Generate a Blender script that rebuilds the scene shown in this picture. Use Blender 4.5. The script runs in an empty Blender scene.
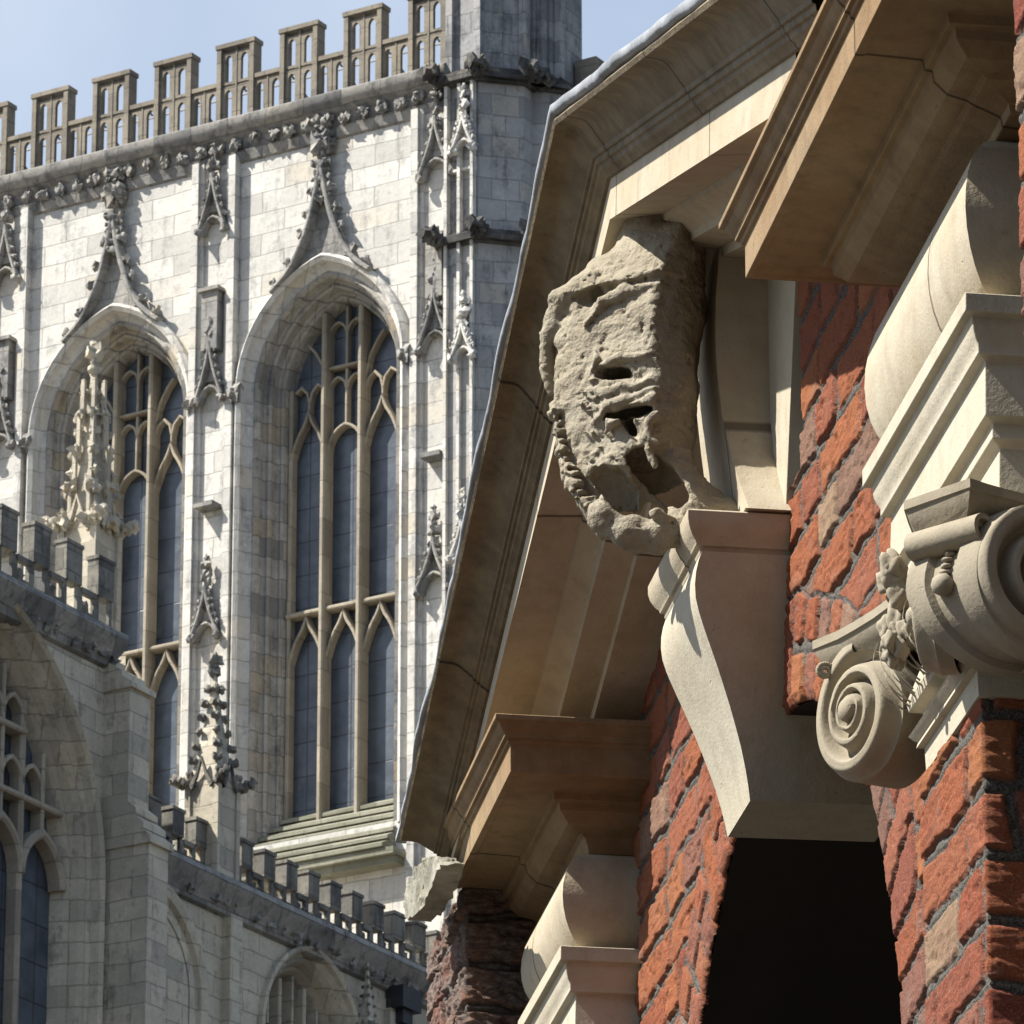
import bpy, bmesh, math, random
import numpy as np
from math import radians, sin, cos, tan, sqrt, pi, atan2, hypot
from mathutils import Vector
random.seed(7); rng = np.random.RandomState(11)
SC = bpy.context.scene
COL = SC.collection

# ------------------------------------------------------------------ camera
cd = bpy.data.cameras.new('camera'); cam = bpy.data.objects.new('camera', cd); COL.objects.link(cam)
cd.sensor_width = 36; cd.lens = 6300 / 1024 * 36
cd.clip_start = 0.1; cd.clip_end = 3000
YAW, PIT = radians(8.86), math.atan(2388 / 6300)
cam.location = (0, 0, 1.6)
cam.rotation_euler = (pi / 2 + PIT, 0, -YAW)
cd.dof.use_dof = True; cd.dof.focus_distance = 7.8; cd.dof.aperture_fstop = 120
SC.camera = cam

# ------------------------------------------------------------------ world, sun, exposure
SUN_AZ, SUN_EL = -90.0, 50.0                       # azimuth clockwise from +Y
w = bpy.data.worlds.new('World'); SC.world = w; w.use_nodes = True
nt = w.node_tree; nt.nodes.clear()
sky = nt.nodes.new('ShaderNodeTexSky'); sky.sky_type = 'NISHITA'; sky.sun_disc = False
sky.sun_elevation = radians(SUN_EL); sky.sun_rotation = radians(SUN_AZ)
sky.air_density = 1.0; sky.dust_density = 0.9; sky.ozone_density = 1.6
bg = nt.nodes.new('ShaderNodeBackground'); bg.inputs[1].default_value = 0.08
tc = nt.nodes.new('ShaderNodeTexCoord'); cn = nt.nodes.new('ShaderNodeTexNoise')
cn.inputs['Scale'].default_value = 5.0; cn.inputs['Detail'].default_value = 5
rp = nt.nodes.new('ShaderNodeMapRange'); rp.inputs[1].default_value = 0.40; rp.inputs[2].default_value = 0.78
rp.inputs[4].default_value = 0.7
mx = nt.nodes.new('ShaderNodeMix'); mx.data_type = 'RGBA'; mx.inputs[7].default_value = (4.6, 5.1, 5.8, 1)
ou = nt.nodes.new('ShaderNodeOutputWorld')
L = nt.links
L.new(tc.outputs['Generated'], cn.inputs['Vector']); L.new(cn.outputs[0], rp.inputs[0])
L.new(rp.outputs[0], mx.inputs[0]); L.new(sky.outputs[0], mx.inputs[6]); L.new(mx.outputs[2], bg.inputs[0])
L.new(bg.outputs[0], ou.inputs[0])
sl = bpy.data.lights.new('sun', 'SUN'); sl.energy = 5.0; sl.angle = radians(0.5); sl.color = (1.0, 0.945, 0.855)
sun = bpy.data.objects.new('sun', sl); COL.objects.link(sun)
a, e = radians(SUN_AZ), radians(SUN_EL)
sun.rotation_euler = Vector((sin(a) * cos(e), cos(a) * cos(e), sin(e))).to_track_quat('Z', 'Y').to_euler()
sun.location = (-20, 5, 30)
SC.view_settings.view_transform = 'Standard'; SC.view_settings.look = 'None'
SC.view_settings.exposure = 1.1; SC.view_settings.gamma = 1

# ------------------------------------------------------------------ materials
class NT:
    def __init__(s, name):
        s.m = bpy.data.materials.new(name); s.m.use_nodes = True
        s.t = s.m.node_tree; s.t.nodes.clear()
        s.o = s.n('ShaderNodeOutputMaterial'); s.b = s.n('ShaderNodeBsdfPrincipled')
        s.l(s.b.outputs[0], s.o.inputs[0])
    def n(s, k, **kw):
        x = s.t.nodes.new(k)
        for a, v in kw.items(): setattr(x, a, v)
        return x
    def l(s, a, b): s.t.links.new(a, b)
    def co(s): return s.n('ShaderNodeTexCoord').outputs['Object']
    def mapv(s, v, sc, loc=(0, 0, 0)):
        m = s.n('ShaderNodeMapping'); m.inputs['Scale'].default_value = sc; m.inputs['Location'].default_value = loc
        s.l(v, m.inputs['Vector']); return m.outputs[0]
    def noise(s, v, scale, detail=4, rough=0.6):
        n = s.n('ShaderNodeTexNoise'); n.inputs['Scale'].default_value = scale
        n.inputs['Detail'].default_value = detail; n.inputs['Roughness'].default_value = rough
        s.l(v, n.inputs['Vector']); return n.outputs[0]
    def rng(s, v, a, b, c=0.0, d=1.0):
        n = s.n('ShaderNodeMapRange'); n.inputs[1].default_value = a; n.inputs[2].default_value = b
        n.inputs[3].default_value = c; n.inputs[4].default_value = d; s.l(v, n.inputs[0]); return n.outputs[0]
    def mix(s, f, a, b, mode='MIX'):
        n = s.n('ShaderNodeMix'); n.data_type = 'RGBA'; n.blend_type = mode
        for i, q in ((0, f), (6, a), (7, b)):
            if hasattr(q, 'is_linked') or hasattr(q, 'links'): s.l(q, n.inputs[i])
            elif i == 0: n.inputs[0].default_value = q
            else: n.inputs[i].default_value = (*q, 1)
        return n.outputs[2]
    def math(s, op, a, b=0.0):
        n = s.n('ShaderNodeMath'); n.operation = op
        for i, q in ((0, a), (1, b)):
            if hasattr(q, 'links'): s.l(q, n.inputs[i])
            else: n.inputs[i].default_value = q
        return n.outputs[0]
    def ramp(s, f, stops):
        n = s.n('ShaderNodeValToRGB'); el = n.color_ramp.elements
        while len(el) < len(stops): el.new(0.5)
        for e_, (p, c) in zip(el, stops): e_.position = p; e_.color = (*c, 1)
        s.l(f, n.inputs[0]); return n.outputs[0]
    def bump(s, h, dist, strength=1.0, prev=None):
        n = s.n('ShaderNodeBump'); n.inputs['Distance'].default_value = dist; n.inputs['Strength'].default_value = strength
        s.l(h, n.inputs['Height'])
        if prev: s.l(prev, n.inputs['Normal'])
        return n.outputs[0]
    def done(s, col, rough=0.85, nrm=None, spec=0.3):
        if hasattr(col, 'links'): s.l(col, s.b.inputs['Base Color'])
        else: s.b.inputs['Base Color'].default_value = (*col, 1)
        if hasattr(rough, 'links'): s.l(rough, s.b.inputs['Roughness'])
        else: s.b.inputs['Roughness'].default_value = rough
        s.b.inputs['Specular IOR Level'].default_value = spec
        if nrm: s.l(nrm, s.b.inputs['Normal'])
        return s.m

def ashlar(name, base, dark, tint, bw, bh, grime=0.5, grimecol=(0.05, 0.052, 0.055), mort=0.35, streak=1.0):
    """coursed cathedral stone: blocks vary, black crust in patches and vertical streaks"""
    t = NT(name); o = t.co()
    sx = t.n('ShaderNodeSeparateXYZ'); t.l(o, sx.inputs[0])
    cx = t.n('ShaderNodeCombineXYZ')
    t.l(t.math('ADD', sx.outputs[0], sx.outputs[1]), cx.inputs[0]); t.l(sx.outputs[2], cx.inputs[1])
    # gentle wobble so that courses are not ruled lines
    wn = t.n('ShaderNodeTexNoise'); wn.inputs['Scale'].default_value = 1.3; t.l(o, wn.inputs['Vector'])
    va = t.n('ShaderNodeVectorMath', operation='MULTIPLY_ADD'); va.inputs[1].default_value = (0.12, 0.08, 0)
    t.l(wn.outputs[1], va.inputs[0]); t.l(cx.outputs[0], va.inputs[2])
    br = t.n('ShaderNodeTexBrick'); t.l(va.outputs[0], br.inputs['Vector'])
    br.inputs['Scale'].default_value = 1; br.inputs['Brick Width'].default_value = bw
    br.inputs['Row Height'].default_value = bh; br.inputs['Mortar Size'].default_value = 0.012
    br.inputs['Mortar Smooth'].default_value = 0.4; br.inputs['Bias'].default_value = 0.0
    br.inputs['Color1'].default_value = (0, 0, 0, 1); br.inputs['Color2'].default_value = (1, 1, 1, 1)
    br.inputs['Mortar'].default_value = (0.4, 0.4, 0.4, 1)
    c = t.ramp(br.outputs[0], [(0.0, dark), (0.35, base), (0.8, tuple(min(1, x * 1.12) for x in base)), (1.0, tint)])
    n1 = t.noise(o, 1.6, 6, 0.65)
    c = t.mix(t.rng(n1, 0.35, 0.7, 0.0, 0.75), c, dark)
    n3 = t.noise(t.mapv(o, (4.5, 4.5, 0.5)), 1.0, 5, 0.65)
    n4 = t.noise(o, 3.5, 8, 0.7)
    g = t.math('MULTIPLY', t.rng(t.math('ADD', t.math('MULTIPLY', n3, streak * 0.6), t.math('MULTIPLY', n4, 0.6)), 0.72 - 0.14 * grime, 0.86 - 0.10 * grime), 0.8)
    c = t.mix(g, c, grimecol)
    c = t.mix(t.math('MULTIPLY', br.outputs['Fac'], mort), c, tuple(x * 0.35 for x in dark))
    fine = t.noise(o, 14, 5, 0.7)
    c = t.mix(t.rng(fine, 0.3, 0.75, 0.0, 0.35), c, tuple(x * 0.6 for x in dark))
    h = t.math('SUBTRACT', t.math('MULTIPLY', n4, 0.8), t.math('MULTIPLY', br.outputs['Fac'], 0.6))
    h = t.math('ADD', h, t.math('MULTIPLY', br.outputs[0], 0.35))
    return t.done(c, 0.9, t.bump(h, 0.03, 0.8), 0.2)

M = {}
M['ash'] = ashlar('magnesian_limestone', (0.61, 0.59, 0.545), (0.45, 0.44, 0.41), (0.53, 0.475, 0.38), 0.95, 0.40, 0.78, (0.17, 0.175, 0.18), mort=0.45)
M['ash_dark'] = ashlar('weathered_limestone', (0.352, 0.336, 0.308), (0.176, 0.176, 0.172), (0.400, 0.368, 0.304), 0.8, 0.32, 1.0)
M['ash_grey'] = ashlar('aisle_limestone', (0.56, 0.505, 0.40), (0.36, 0.33, 0.27), (0.60, 0.52, 0.38), 0.85, 0.34, 0.6, (0.07, 0.07, 0.068))
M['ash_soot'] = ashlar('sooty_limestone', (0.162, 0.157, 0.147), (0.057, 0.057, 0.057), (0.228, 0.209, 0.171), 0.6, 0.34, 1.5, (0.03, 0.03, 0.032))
M['ash_jamb'] = ashlar('jamb_limestone', (0.42, 0.40, 0.36), (0.20, 0.195, 0.185), (0.40, 0.33, 0.23), 0.6, 0.36, 0.75, (0.08, 0.08, 0.085), 0.5)
M['sill'] = ashlar('mossy_sill_stone', (0.276, 0.270, 0.216), (0.156, 0.156, 0.114), (0.330, 0.312, 0.252), 0.8, 0.3, 0.5, (0.12, 0.12, 0.09), 0.2)
M['trac'] = ashlar('tracery_stone', (0.374, 0.331, 0.259), (0.245, 0.216, 0.169), (0.418, 0.360, 0.274), 0.9, 0.7, 0.25, (0.12, 0.11, 0.10), 0.3)
M['parap'] = ashlar('parapet_stone', (0.255, 0.225, 0.178), (0.145, 0.132, 0.111), (0.306, 0.264, 0.196), 0.9, 0.5, 0.5, (0.07, 0.066, 0.06), 0.25)
M['turret'] = ashlar('turret_stone', (0.400, 0.392, 0.376), (0.256, 0.256, 0.256), (0.432, 0.400, 0.336), 0.7, 0.40, 0.7, (0.06, 0.065, 0.07))
M['turret_up'] = ashlar('stained_turret_stone', (0.33, 0.33, 0.325), (0.20, 0.205, 0.21), (0.38, 0.36, 0.32), 0.5, 0.40, 1.05, (0.055, 0.06, 0.068))
M['ash_merlon'] = ashlar('merlon_stone', (0.25, 0.235, 0.20), (0.12, 0.115, 0.105), (0.32, 0.29, 0.23), 0.6, 0.34, 1.1, (0.045, 0.045, 0.047))
M['newstone'] = ashlar('new_limestone', (0.475, 0.432, 0.346), (0.346, 0.317, 0.259), (0.490, 0.446, 0.360), 0.6, 0.3, 0.2, (0.2, 0.18, 0.15), 0.2)

def glass():
    t = NT('leaded_glass'); o = t.co()
    sx = t.n('ShaderNodeSeparateXYZ'); t.l(o, sx.inputs[0])
    cx = t.n('ShaderNodeCombineXYZ')
    t.l(t.math('ADD', sx.outputs[0], sx.outputs[1]), cx.inputs[0]); t.l(sx.outputs[2], cx.inputs[1])
    br = t.n('ShaderNodeTexBrick'); t.l(cx.outputs[0], br.inputs['Vector']); br.offset = 0
    br.inputs['Scale'].default_value = 1; br.inputs['Brick Width'].default_value = 0.9
    br.inputs['Row Height'].default_value = 0.62; br.inputs['Mortar Size'].default_value = 0.012
    br.inputs['Color1'].default_value = (0, 0, 0, 1); br.inputs['Color2'].default_value = (1, 1, 1, 1)
    n = t.noise(o, 2.2, 4)
    c = t.mix(t.rng(n, 0.3, 0.7), (0.030, 0.038, 0.052), (0.085, 0.10, 0.122))
    c = t.mix(t.math('MULTIPLY', br.outputs[0], 0.25), c, (0.12, 0.14, 0.165))
    c = t.mix(br.outputs['Fac'], c, (0.02, 0.02, 0.025))
    nn = t.bump(t.math('ADD', t.noise(o, 5, 3), t.math('MULTIPLY', br.outputs[0], 0.4)), 0.02, 0.5)
    return t.done(c, 0.32, nn, 0.5)
M['glass'] = glass()

def limestone(name, base, warm, stain, stain_amt=0.5, rough_amt=0.0015, ph=0.0, fine=60, joint=0.0):
    """smooth dressed cream stone of the near building"""
    t = NT(name); o = t.mapv(t.co(), (1, 1, 1), (ph, ph * 1.7, ph * .3))
    n1 = t.noise(o, 5.5, 6, 0.6); n2 = t.noise(o, 26, 6, 0.65); n3 = t.noise(o, 230, 3, 0.6)
    c = t.mix(t.rng(n1, 0.35, 0.68), base, warm)
    c = t.mix(t.rng(n2, 0.5 - 0.12 * stain_amt, 0.85, 0, stain_amt), c, stain)
    pit = t.rng(t.noise(o, fine, 4, 0.7), 0.66, 0.74)
    c = t.mix(t.math('MULTIPLY', pit, 0.35), c, stain)
    dirt = t.rng(t.math('ADD', t.math('MULTIPLY', t.noise(t.mapv(o, (30, 30, 4)), 1.0, 5, 0.6), 0.55), t.math('MULTIPLY', t.noise(o, 9, 6, 0.7), 0.5)), 0.54, 0.70, 0, 0.55 * stain_amt)
    c = t.mix(dirt, c, tuple(x * 0.55 for x in stain))
    gr_ = t.noise(o, 520, 3, 0.7)
    c = t.mix(t.rng(gr_, 0.3, 0.7, 0, 0.22), c, stain)
    h = t.math('ADD', t.math('MULTIPLY', n2, 1.0), t.math('MULTIPLY', n3, 0.45))
    h = t.math('SUBTRACT', h, t.math('MULTIPLY', pit, 0.5))
    if joint:
        sx = t.n('ShaderNodeSeparateXYZ'); t.l(t.co(), sx.inputs[0])
        fr_ = t.math('FRACT', t.math('ADD', t.math('DIVIDE', t.math('ADD', sx.outputs[1], t.math('MULTIPLY', n2, .0012)), joint), 0.37 + ph))
        ln = t.rng(t.math('ABSOLUTE', t.math('SUBTRACT', fr_, 0.5)), 0.0014 / joint, 0.0030 / joint, 1.0, 0.0)
        c = t.mix(t.math('MULTIPLY', ln, 0.8), c, tuple(x * 0.4 for x in stain)); h = t.math('SUBTRACT', h, t.math('MULTIPLY', ln, 1.5))
    return t.done(c, 0.82, t.bump(h, rough_amt, 0.9), 0.25)
M['cream'] = limestone('cream_limestone', (0.436, 0.396, 0.310), (0.396, 0.330, 0.231), (0.218, 0.172, 0.112), 0.45, 0.0016, 0.2, 60, joint=0.66)
M['cream_new'] = limestone('pale_limestone', (0.446, 0.415, 0.335), (0.409, 0.366, 0.279), (0.279, 0.236, 0.161), 0.5, 0.0018, 3.1)
M['ochre'] = limestone('ochre_limestone', (0.280, 0.205, 0.118), (0.220, 0.135, 0.065), (0.095, 0.064, 0.039), 0.6, 0.0022, 1.3, 60, joint=0.71)
M['rake'] = limestone('weathered_cornice_stone', (0.238, 0.198, 0.132), (0.165, 0.122, 0.069), (0.059, 0.046, 0.030), 0.8, 0.003, 5.3, 40, joint=0.58)
M['carved'] = limestone('carved_limestone', (0.322, 0.294, 0.231), (0.280, 0.245, 0.175), (0.112, 0.087, 0.059), 0.55, 0.0060, 7.7, 90)
M['capst'] = limestone('capital_limestone', (0.317, 0.284, 0.221), (0.277, 0.238, 0.165), (0.112, 0.092, 0.066), 0.45, 0.0012, 9.2)
M['rough'] = limestone('rough_lichened_stone', (0.40, 0.39, 0.34), (0.26, 0.25, 0.19), (0.07, 0.07, 0.05), 0.9, 0.006, 2.2, 35)

def lead():
    t = NT('lead_sheet'); o = t.co()
    n = t.noise(o, 9, 6, 0.7)
    c = t.mix(t.rng(n, 0.3, 0.7), (0.13, 0.14, 0.155), (0.30, 0.315, 0.33))
    return t.done(c, 0.6, t.bump(t.noise(o, 40, 4), 0.003), 0.4)
M['lead'] = lead()

def brickmat(name, soot=0.0):
    t = NT(name); o = t.co()
    at = t.n('ShaderNodeVertexColor'); at.layer_name = 'brk'
    s = t.n('ShaderNodeSeparateColor'); t.l(at.outputs[0], s.inputs[0])
    r, m, k = s.outputs[0], s.outputs[1], s.outputs[2]
    c = t.ramp(r, [(0.0, (0.27, 0.065, 0.032)), (0.18, (0.36, 0.115, 0.045)), (0.34, (0.22, 0.050, 0.034)), (0.5, (0.40, 0.145, 0.058)),
                   (0.62, (0.24, 0.070, 0.045)), (0.78, (0.33, 0.10, 0.05)), (0.90, (0.21, 0.105, 0.085)), (0.95, (0.36, 0.25, 0.16)), (1.0, (0.17, 0.085, 0.07))])
    n1 = t.noise(o, 30, 6, 0.7); n2 = t.noise(t.mapv(o, (1, 1, 2.2)), 85, 5, 0.75)
    c = t.mix(t.rng(n1, 0.45, 0.75, 0, 0.6), c, (0.14, 0.05, 0.038))
    c = t.mix(t.rng(n2, 0.55, 0.75, 0, 0.4), c, (0.48, 0.24, 0.13))
    c = t.mix(t.rng(t.noise(o, 12, 5, 0.7), 0.58, 0.72, 0, 0.5), c, (0.25, 0.19, 0.16))
    n3 = t.noise(o, 380, 4, 0.8)
    mc = t.mix(t.rng(n3, 0.4, 0.62), (0.05, 0.047, 0.043), (0.26, 0.25, 0.225))
    c = t.mix(1.0, c, (0.88, 0.92, 0.92), 'MULTIPLY')
    c = t.mix(t.rng(t.noise(o, 420, 3, 0.7), 0.5, 0.72, 0, 0.5), c, (0.50, 0.30, 0.22))
    c = t.mix(t.rng(t.noise(o, 300, 4, 0.7), 0.56, 0.70, 0, 0.6), c, (0.10, 0.045, 0.035))
    c = t.mix(m, c, mc)
    if soot:
        f = t.rng(t.noise(o, 14, 6, 0.65), 0.36, 0.56, 0.35, 0.92)
        c = t.mix(f, c, t.mix(t.rng(n2, 0.4, 0.65), (0.075, 0.063, 0.058), (0.27, 0.23, 0.20)))
    h = t.math('ADD', t.math('MULTIPLY', n2, 0.8), t.math('MULTIPLY', n3, t.math('ADD', 0.25, t.math('MULTIPLY', m, 1.0))))
    n5 = t.noise(t.mapv(o, (1, .7, 1.6)), 240, 5, 0.8)
    h = t.math('ADD', h, t.math('MULTIPLY', n5, 0.9))
    return t.done(c, 0.93, t.bump(h, 0.0042, 1.0), 0.15)
M['brick'] = brickmat('old_red_brick')
M['brick_soot'] = brickmat('sooty_red_brick', 0.8)
M['brick_black'] = brickmat('blackened_brick', 1.4)
def plain(name, c, r=0.9):
    t = NT(name); return t.done(t.mix(t.rng(t.noise(t.co(), 6, 4), 0.3, 0.7), c, tuple(x * 0.7 for x in c)), r)
M['dark'] = plain('shade_black_passage', (0.03, 0.026, 0.022))  # near-black colour stands in for the shadow inside the archway
M['mortar'] = plain('mortar_bed', (0.10, 0.09, 0.08))
M['slate'] = plain('roof_lead', (0.22, 0.235, 0.25), 0.6)
M['rail'] = plain('galvanised_rail', (0.35, 0.37, 0.40), 0.5)
M['paving'] = plain('street_asphalt', (0.070, 0.060, 0.050))
M['blk'] = plain('blocker_brick', (0.07, 0.045, 0.035)); M['blk_pane'] = plain('blocker_pane', (0.03, 0.035, 0.04), .2); M['blk_sill'] = plain('blocker_sill_stone', (0.25, 0.23, 0.2))  # materials of the unseen house row added to block sky light
M['iron'] = plain('painted_iron', (0.03, 0.032, 0.036), 0.5)

# ------------------------------------------------------------------ mesh helpers
S = 110.0 / 66.0
class MB:
    """collects faces of ONE object; cath=True turns cathedral drawing units into local metres"""
    def __init__(s, cath=False): s.v = []; s.f = []; s.cath = cath
    def P(s, p):
        if s.cath: return (p[0] * S, -p[1] * S, (p[2] - 0.64) * S)
        return tuple(p)
    def add(s, vs, fs):
        k = len(s.v); s.v += [s.P(p) for p in vs]; s.f += [tuple(k + i for i in f) for f in fs]
    def box(s, a, b, c, d, e, f):
        x0, x1 = sorted((a, b)); y0, y1 = sorted((c, d)); z0, z1 = sorted((e, f))
        s.add([(x0, y0, z0), (x1, y0, z0), (x1, y1, z0), (x0, y1, z0), (x0, y0, z1), (x1, y0, z1), (x1, y1, z1), (x0, y1, z1)],
              [(0, 3, 2, 1), (4, 5, 6, 7), (0, 1, 5, 4), (1, 2, 6, 5), (2, 3, 7, 6), (3, 0, 4, 7)])
    def grid(s, rows, close=False):
        """rows: list of equally long point lists, skinned together"""
        n = len(rows[0]); vs = [p for r in rows for p in r]; fs = []
        for i in range(len(rows) - 1):
            for j in range(n if close else n - 1):
                j2 = (j + 1) % n
                fs.append((i * n + j, i * n + j2, (i + 1) * n + j2, (i + 1) * n + j))
        s.add(vs, fs)
    def prism(s, poly, f0, f1):
        """poly of 2D points, f0/f1 map a 2D point to the two end caps"""
        n = len(poly); vs = [f0(p) for p in poly] + [f1(p) for p in poly]
        s.add(vs, [tuple(range(n)), tuple(range(2 * n - 1, n - 1, -1))] + [(i, (i + 1) % n, n + (i + 1) % n, n + i) for i in range(n)])
    def ribbon(s, pts, w, n0, n1, closed=False, ax='u', c0=0.0):
        """bar of width w that follows (u,z) points, from depth n0 to n1; ax='n' lays it on an aisle wall"""
        P = [Vector(p) for p in pts]; L_, R_ = [], []
        for i, p in enumerate(P):
            a_ = P[i] - P[i - 1] if i else P[1] - P[0]
            b_ = P[i + 1] - P[i] if i < len(P) - 1 else P[i] - P[i - 1]
            if a_.length < 1e-9: a_ = b_
            if b_.length < 1e-9: b_ = a_
            a_ = a_.normalized(); b_ = b_.normalized()
            t_ = a_ + b_
            t_ = t_.normalized() if t_.length > 1e-6 else a_
            nn = Vector((-t_.y, t_.x)); k = min(1.8, 1 / max(0.35, nn.dot(Vector((-a_.y, a_.x)))))
            L_.append(p + nn * w * .5 * k); R_.append(p - nn * w * .5 * k)
        ch = w * 0.28                                   # chamfered front edges
        def q(p, n):
            return (p.x, n, p.y) if ax == 'u' else (c0 + n, p.x, p.y)
        rows = []
        for a_, b_ in zip(L_, R_):
            m_ = (a_ + b_) / 2; la = m_ + (a_ - m_) * .44; lb = m_ + (b_ - m_) * .44
            d = min(ch, abs(n1 - n0) * .4)
            rows.append([q(a_, n0), q(a_, n1 - d), q(la, n1), q(lb, n1), q(b_, n1 - d), q(b_, n0)])
        s.grid(rows, close=True)
        for r in (rows[0], rows[-1]): s.add(r, [tuple(range(6))])
    def blob(s, c, r, seed=0, sq=(1, 1, 1), rough=0.35, sub=2):
        bm = bmesh.new(); bmesh.ops.create_icosphere(bm, subdivisions=sub, radius=1)
        rr = random.Random(seed); f0, f1, f2 = (rr.uniform(0, 6.3) for _ in range(3))
        vs = []
        for v in bm.verts:
            k = 1 + rough * 1.25 * sin(3.4 * v.co.x + f0) * sin(3.1 * v.co.y + f1) + rough * .9 * sin(4.3 * v.co.z + f2) * sin(5.1 * v.co.x + f1) + rr.uniform(-rough, rough) * .12
            vs.append((c[0] + v.co.x * r * k * sq[0], c[1] + v.co.y * r * k * sq[1], c[2] + v.co.z * r * k * sq[2]))
        fs = [tuple(v.index for v in f.verts) for f in bm.faces]; bm.free(); s.add(vs, fs)
    def build(s, name, mat, parent=None, smooth=False, fix=True, bevel=0, angle=None):
        me = bpy.data.meshes.new(name); me.from_pydata(s.v, [], s.f)
        if fix:
            bm = bmesh.new(); bm.from_mesh(me); bmesh.ops.remove_doubles(bm, verts=bm.verts, dist=1e-5)
            bmesh.ops.recalc_face_normals(bm, faces=bm.faces); bm.to_mesh(me); bm.free()
        me.materials.append(mat)
        if smooth or angle:
            me.polygons.foreach_set('use_smooth', [True] * len(me.polygons))
        o = bpy.data.objects.new(name, me); COL.objects.link(o)
        if angle: me.set_sharp_from_angle(angle=radians(angle))
        if bevel:
            b = o.modifiers.new('bevel', 'BEVEL'); b.width = bevel; b.segments = 2; b.limit_method = 'ANGLE'; b.angle_limit = radians(35)
        if parent: o.parent = parent
        return o
def empty(name, label, cat, loc=(0, 0, 0), rz=0):
    o = bpy.data.objects.new(name, None); COL.objects.link(o); o.location = loc; o.rotation_euler = (0, 0, rz)
    o['label'] = label; o['category'] = cat; return o
def localise(o, root):
    """mesh written in world metres -> child of a root standing elsewhere (root has no rotation)"""
    for v in o.data.vertices: v.co -= root.location
    o.parent = root; return o

# numpy value noise
def vnoise(p, seed=0):
    p = np.asarray(p, float); i = np.floor(p).astype(np.int64); f = p - i; f = f * f * (3 - 2 * f)
    def h(ix, iy, iz):
        n = (ix * 374761393 + iy * 668265263 + iz * 2147483647 + seed * 974634777) & 0xffffffff
        n = ((n ^ (n >> 13)) * 1274126177) & 0xffffffff
        return ((n ^ (n >> 16)) & 0xffff) / 65535.0
    r = 0
    for dx in (0, 1):
        wx = f[..., 0] if dx else 1 - f[..., 0]
        for dy in (0, 1):
            wy = f[..., 1] if dy else 1 - f[..., 1]
            for dz in (0, 1):
                wz = f[..., 2] if dz else 1 - f[..., 2]
                r = r + wx * wy * wz * h(i[..., 0] + dx, i[..., 1] + dy, i[..., 2] + dz)
    return r
def fbm(p, seed=0, o=4, g=0.5):
    a_, s_, t_ = 1.0, 0.0, 0.0; p = np.asarray(p, float)
    for k in range(o):
        s_ = s_ + a_ * vnoise(p, seed + k); t_ += a_; a_ *= g; p = p * 2.03 + 17.1
    return s_ / t_
def hash1(a_, b_, seed=0):
    n = (a_.astype(np.int64) * 73856093 ^ b_.astype(np.int64) * 19349663 ^ seed * 83492791) & 0xffffffff
    n = ((n ^ (n >> 15)) * 2246822519) & 0xffffffff; n = ((n ^ (n >> 13)) * 3266489917) & 0xffffffff
    return ((n ^ (n >> 16)) & 0xffff) / 65535.0

# ================================================================== SETTING
g = MB(); g.box(-1500, 1500, -1500, 1500, -0.3, 0)
go = g.build('ground', M['paving']); go['kind'] = 'structure'

# ================================================================== CATHEDRAL (background)
# drawing units: u along the tall window wall, n out of that wall, z height; S metres per unit
uh = Vector((sin(radians(130)), cos(radians(130)), 0)); nh = Vector((sin(radians(220)), cos(radians(220)), 0))
P0 = Vector((6.70213, 61.68064, 0)) * S
cath = empty('cathedral', 'pale gothic limestone cathedral with tall traceried windows and pierced battlements behind the brick building', 'cathedral',
             P0, -radians(40))
def part(mb, name, mat, parent=None, **k): return mb.build(name, mat, parent or cath, **k)

def arch(c, w_, zs, Rr, r=0.0, zb=None, n=14, top=None):
    """two-centred arch outline, inset by r; list of (u,z)"""
    wr, R2 = w_ - r, Rr - r
    k = (Rr - w_) / R2; a1 = math.acos(max(-1, min(1, k)))
    left = [(c - w_ + Rr - R2 * cos(a1 * i / n), zs + R2 * sin(a1 * i / n)) for i in range(n + 1)]
    right = [(2 * c - p[0], p[1]) for p in reversed(left[:-1])]
    pts = left + right
    if zb is not None: pts = [(c - wr, zb)] + pts + [(c + wr, zb)]
    return pts
def archz(c, w_, zs, Rr, u, r=0.0):
    R2 = Rr - r; d = abs(u - c); x = d + Rr - w_
    return zs + sqrt(max(0, R2 * R2 - x * x)) if x < R2 else zs - 1
def ogee(c, b, z0, h, n=8):
    """ogee head: convex low, concave high"""
    L_ = []
    for i in range(n + 1):
        t_ = i / n
        x = b * (1 - t_) ; 
        zz = z0 + h * (0.62 * sin(min(1, t_ / 0.72) * pi / 2) + 0.38 * max(0, (t_ - 0.45) / 0.55) ** 2.2) / 1.0
        L_.append((c - x, zz))
    return L_ + [(2 * c - p[0], p[1]) for p in reversed(L_[:-1])]

ZS, RO, WO = 26.42, 1.37, 1.03            # outer order of the tall windows
bays = [(1.055, 0), (-1.625, 1), (-4.4, 2)]
BUT = [-0.04, -2.76, -5.55, 2.80]           # right edge of each buttress strip
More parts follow.
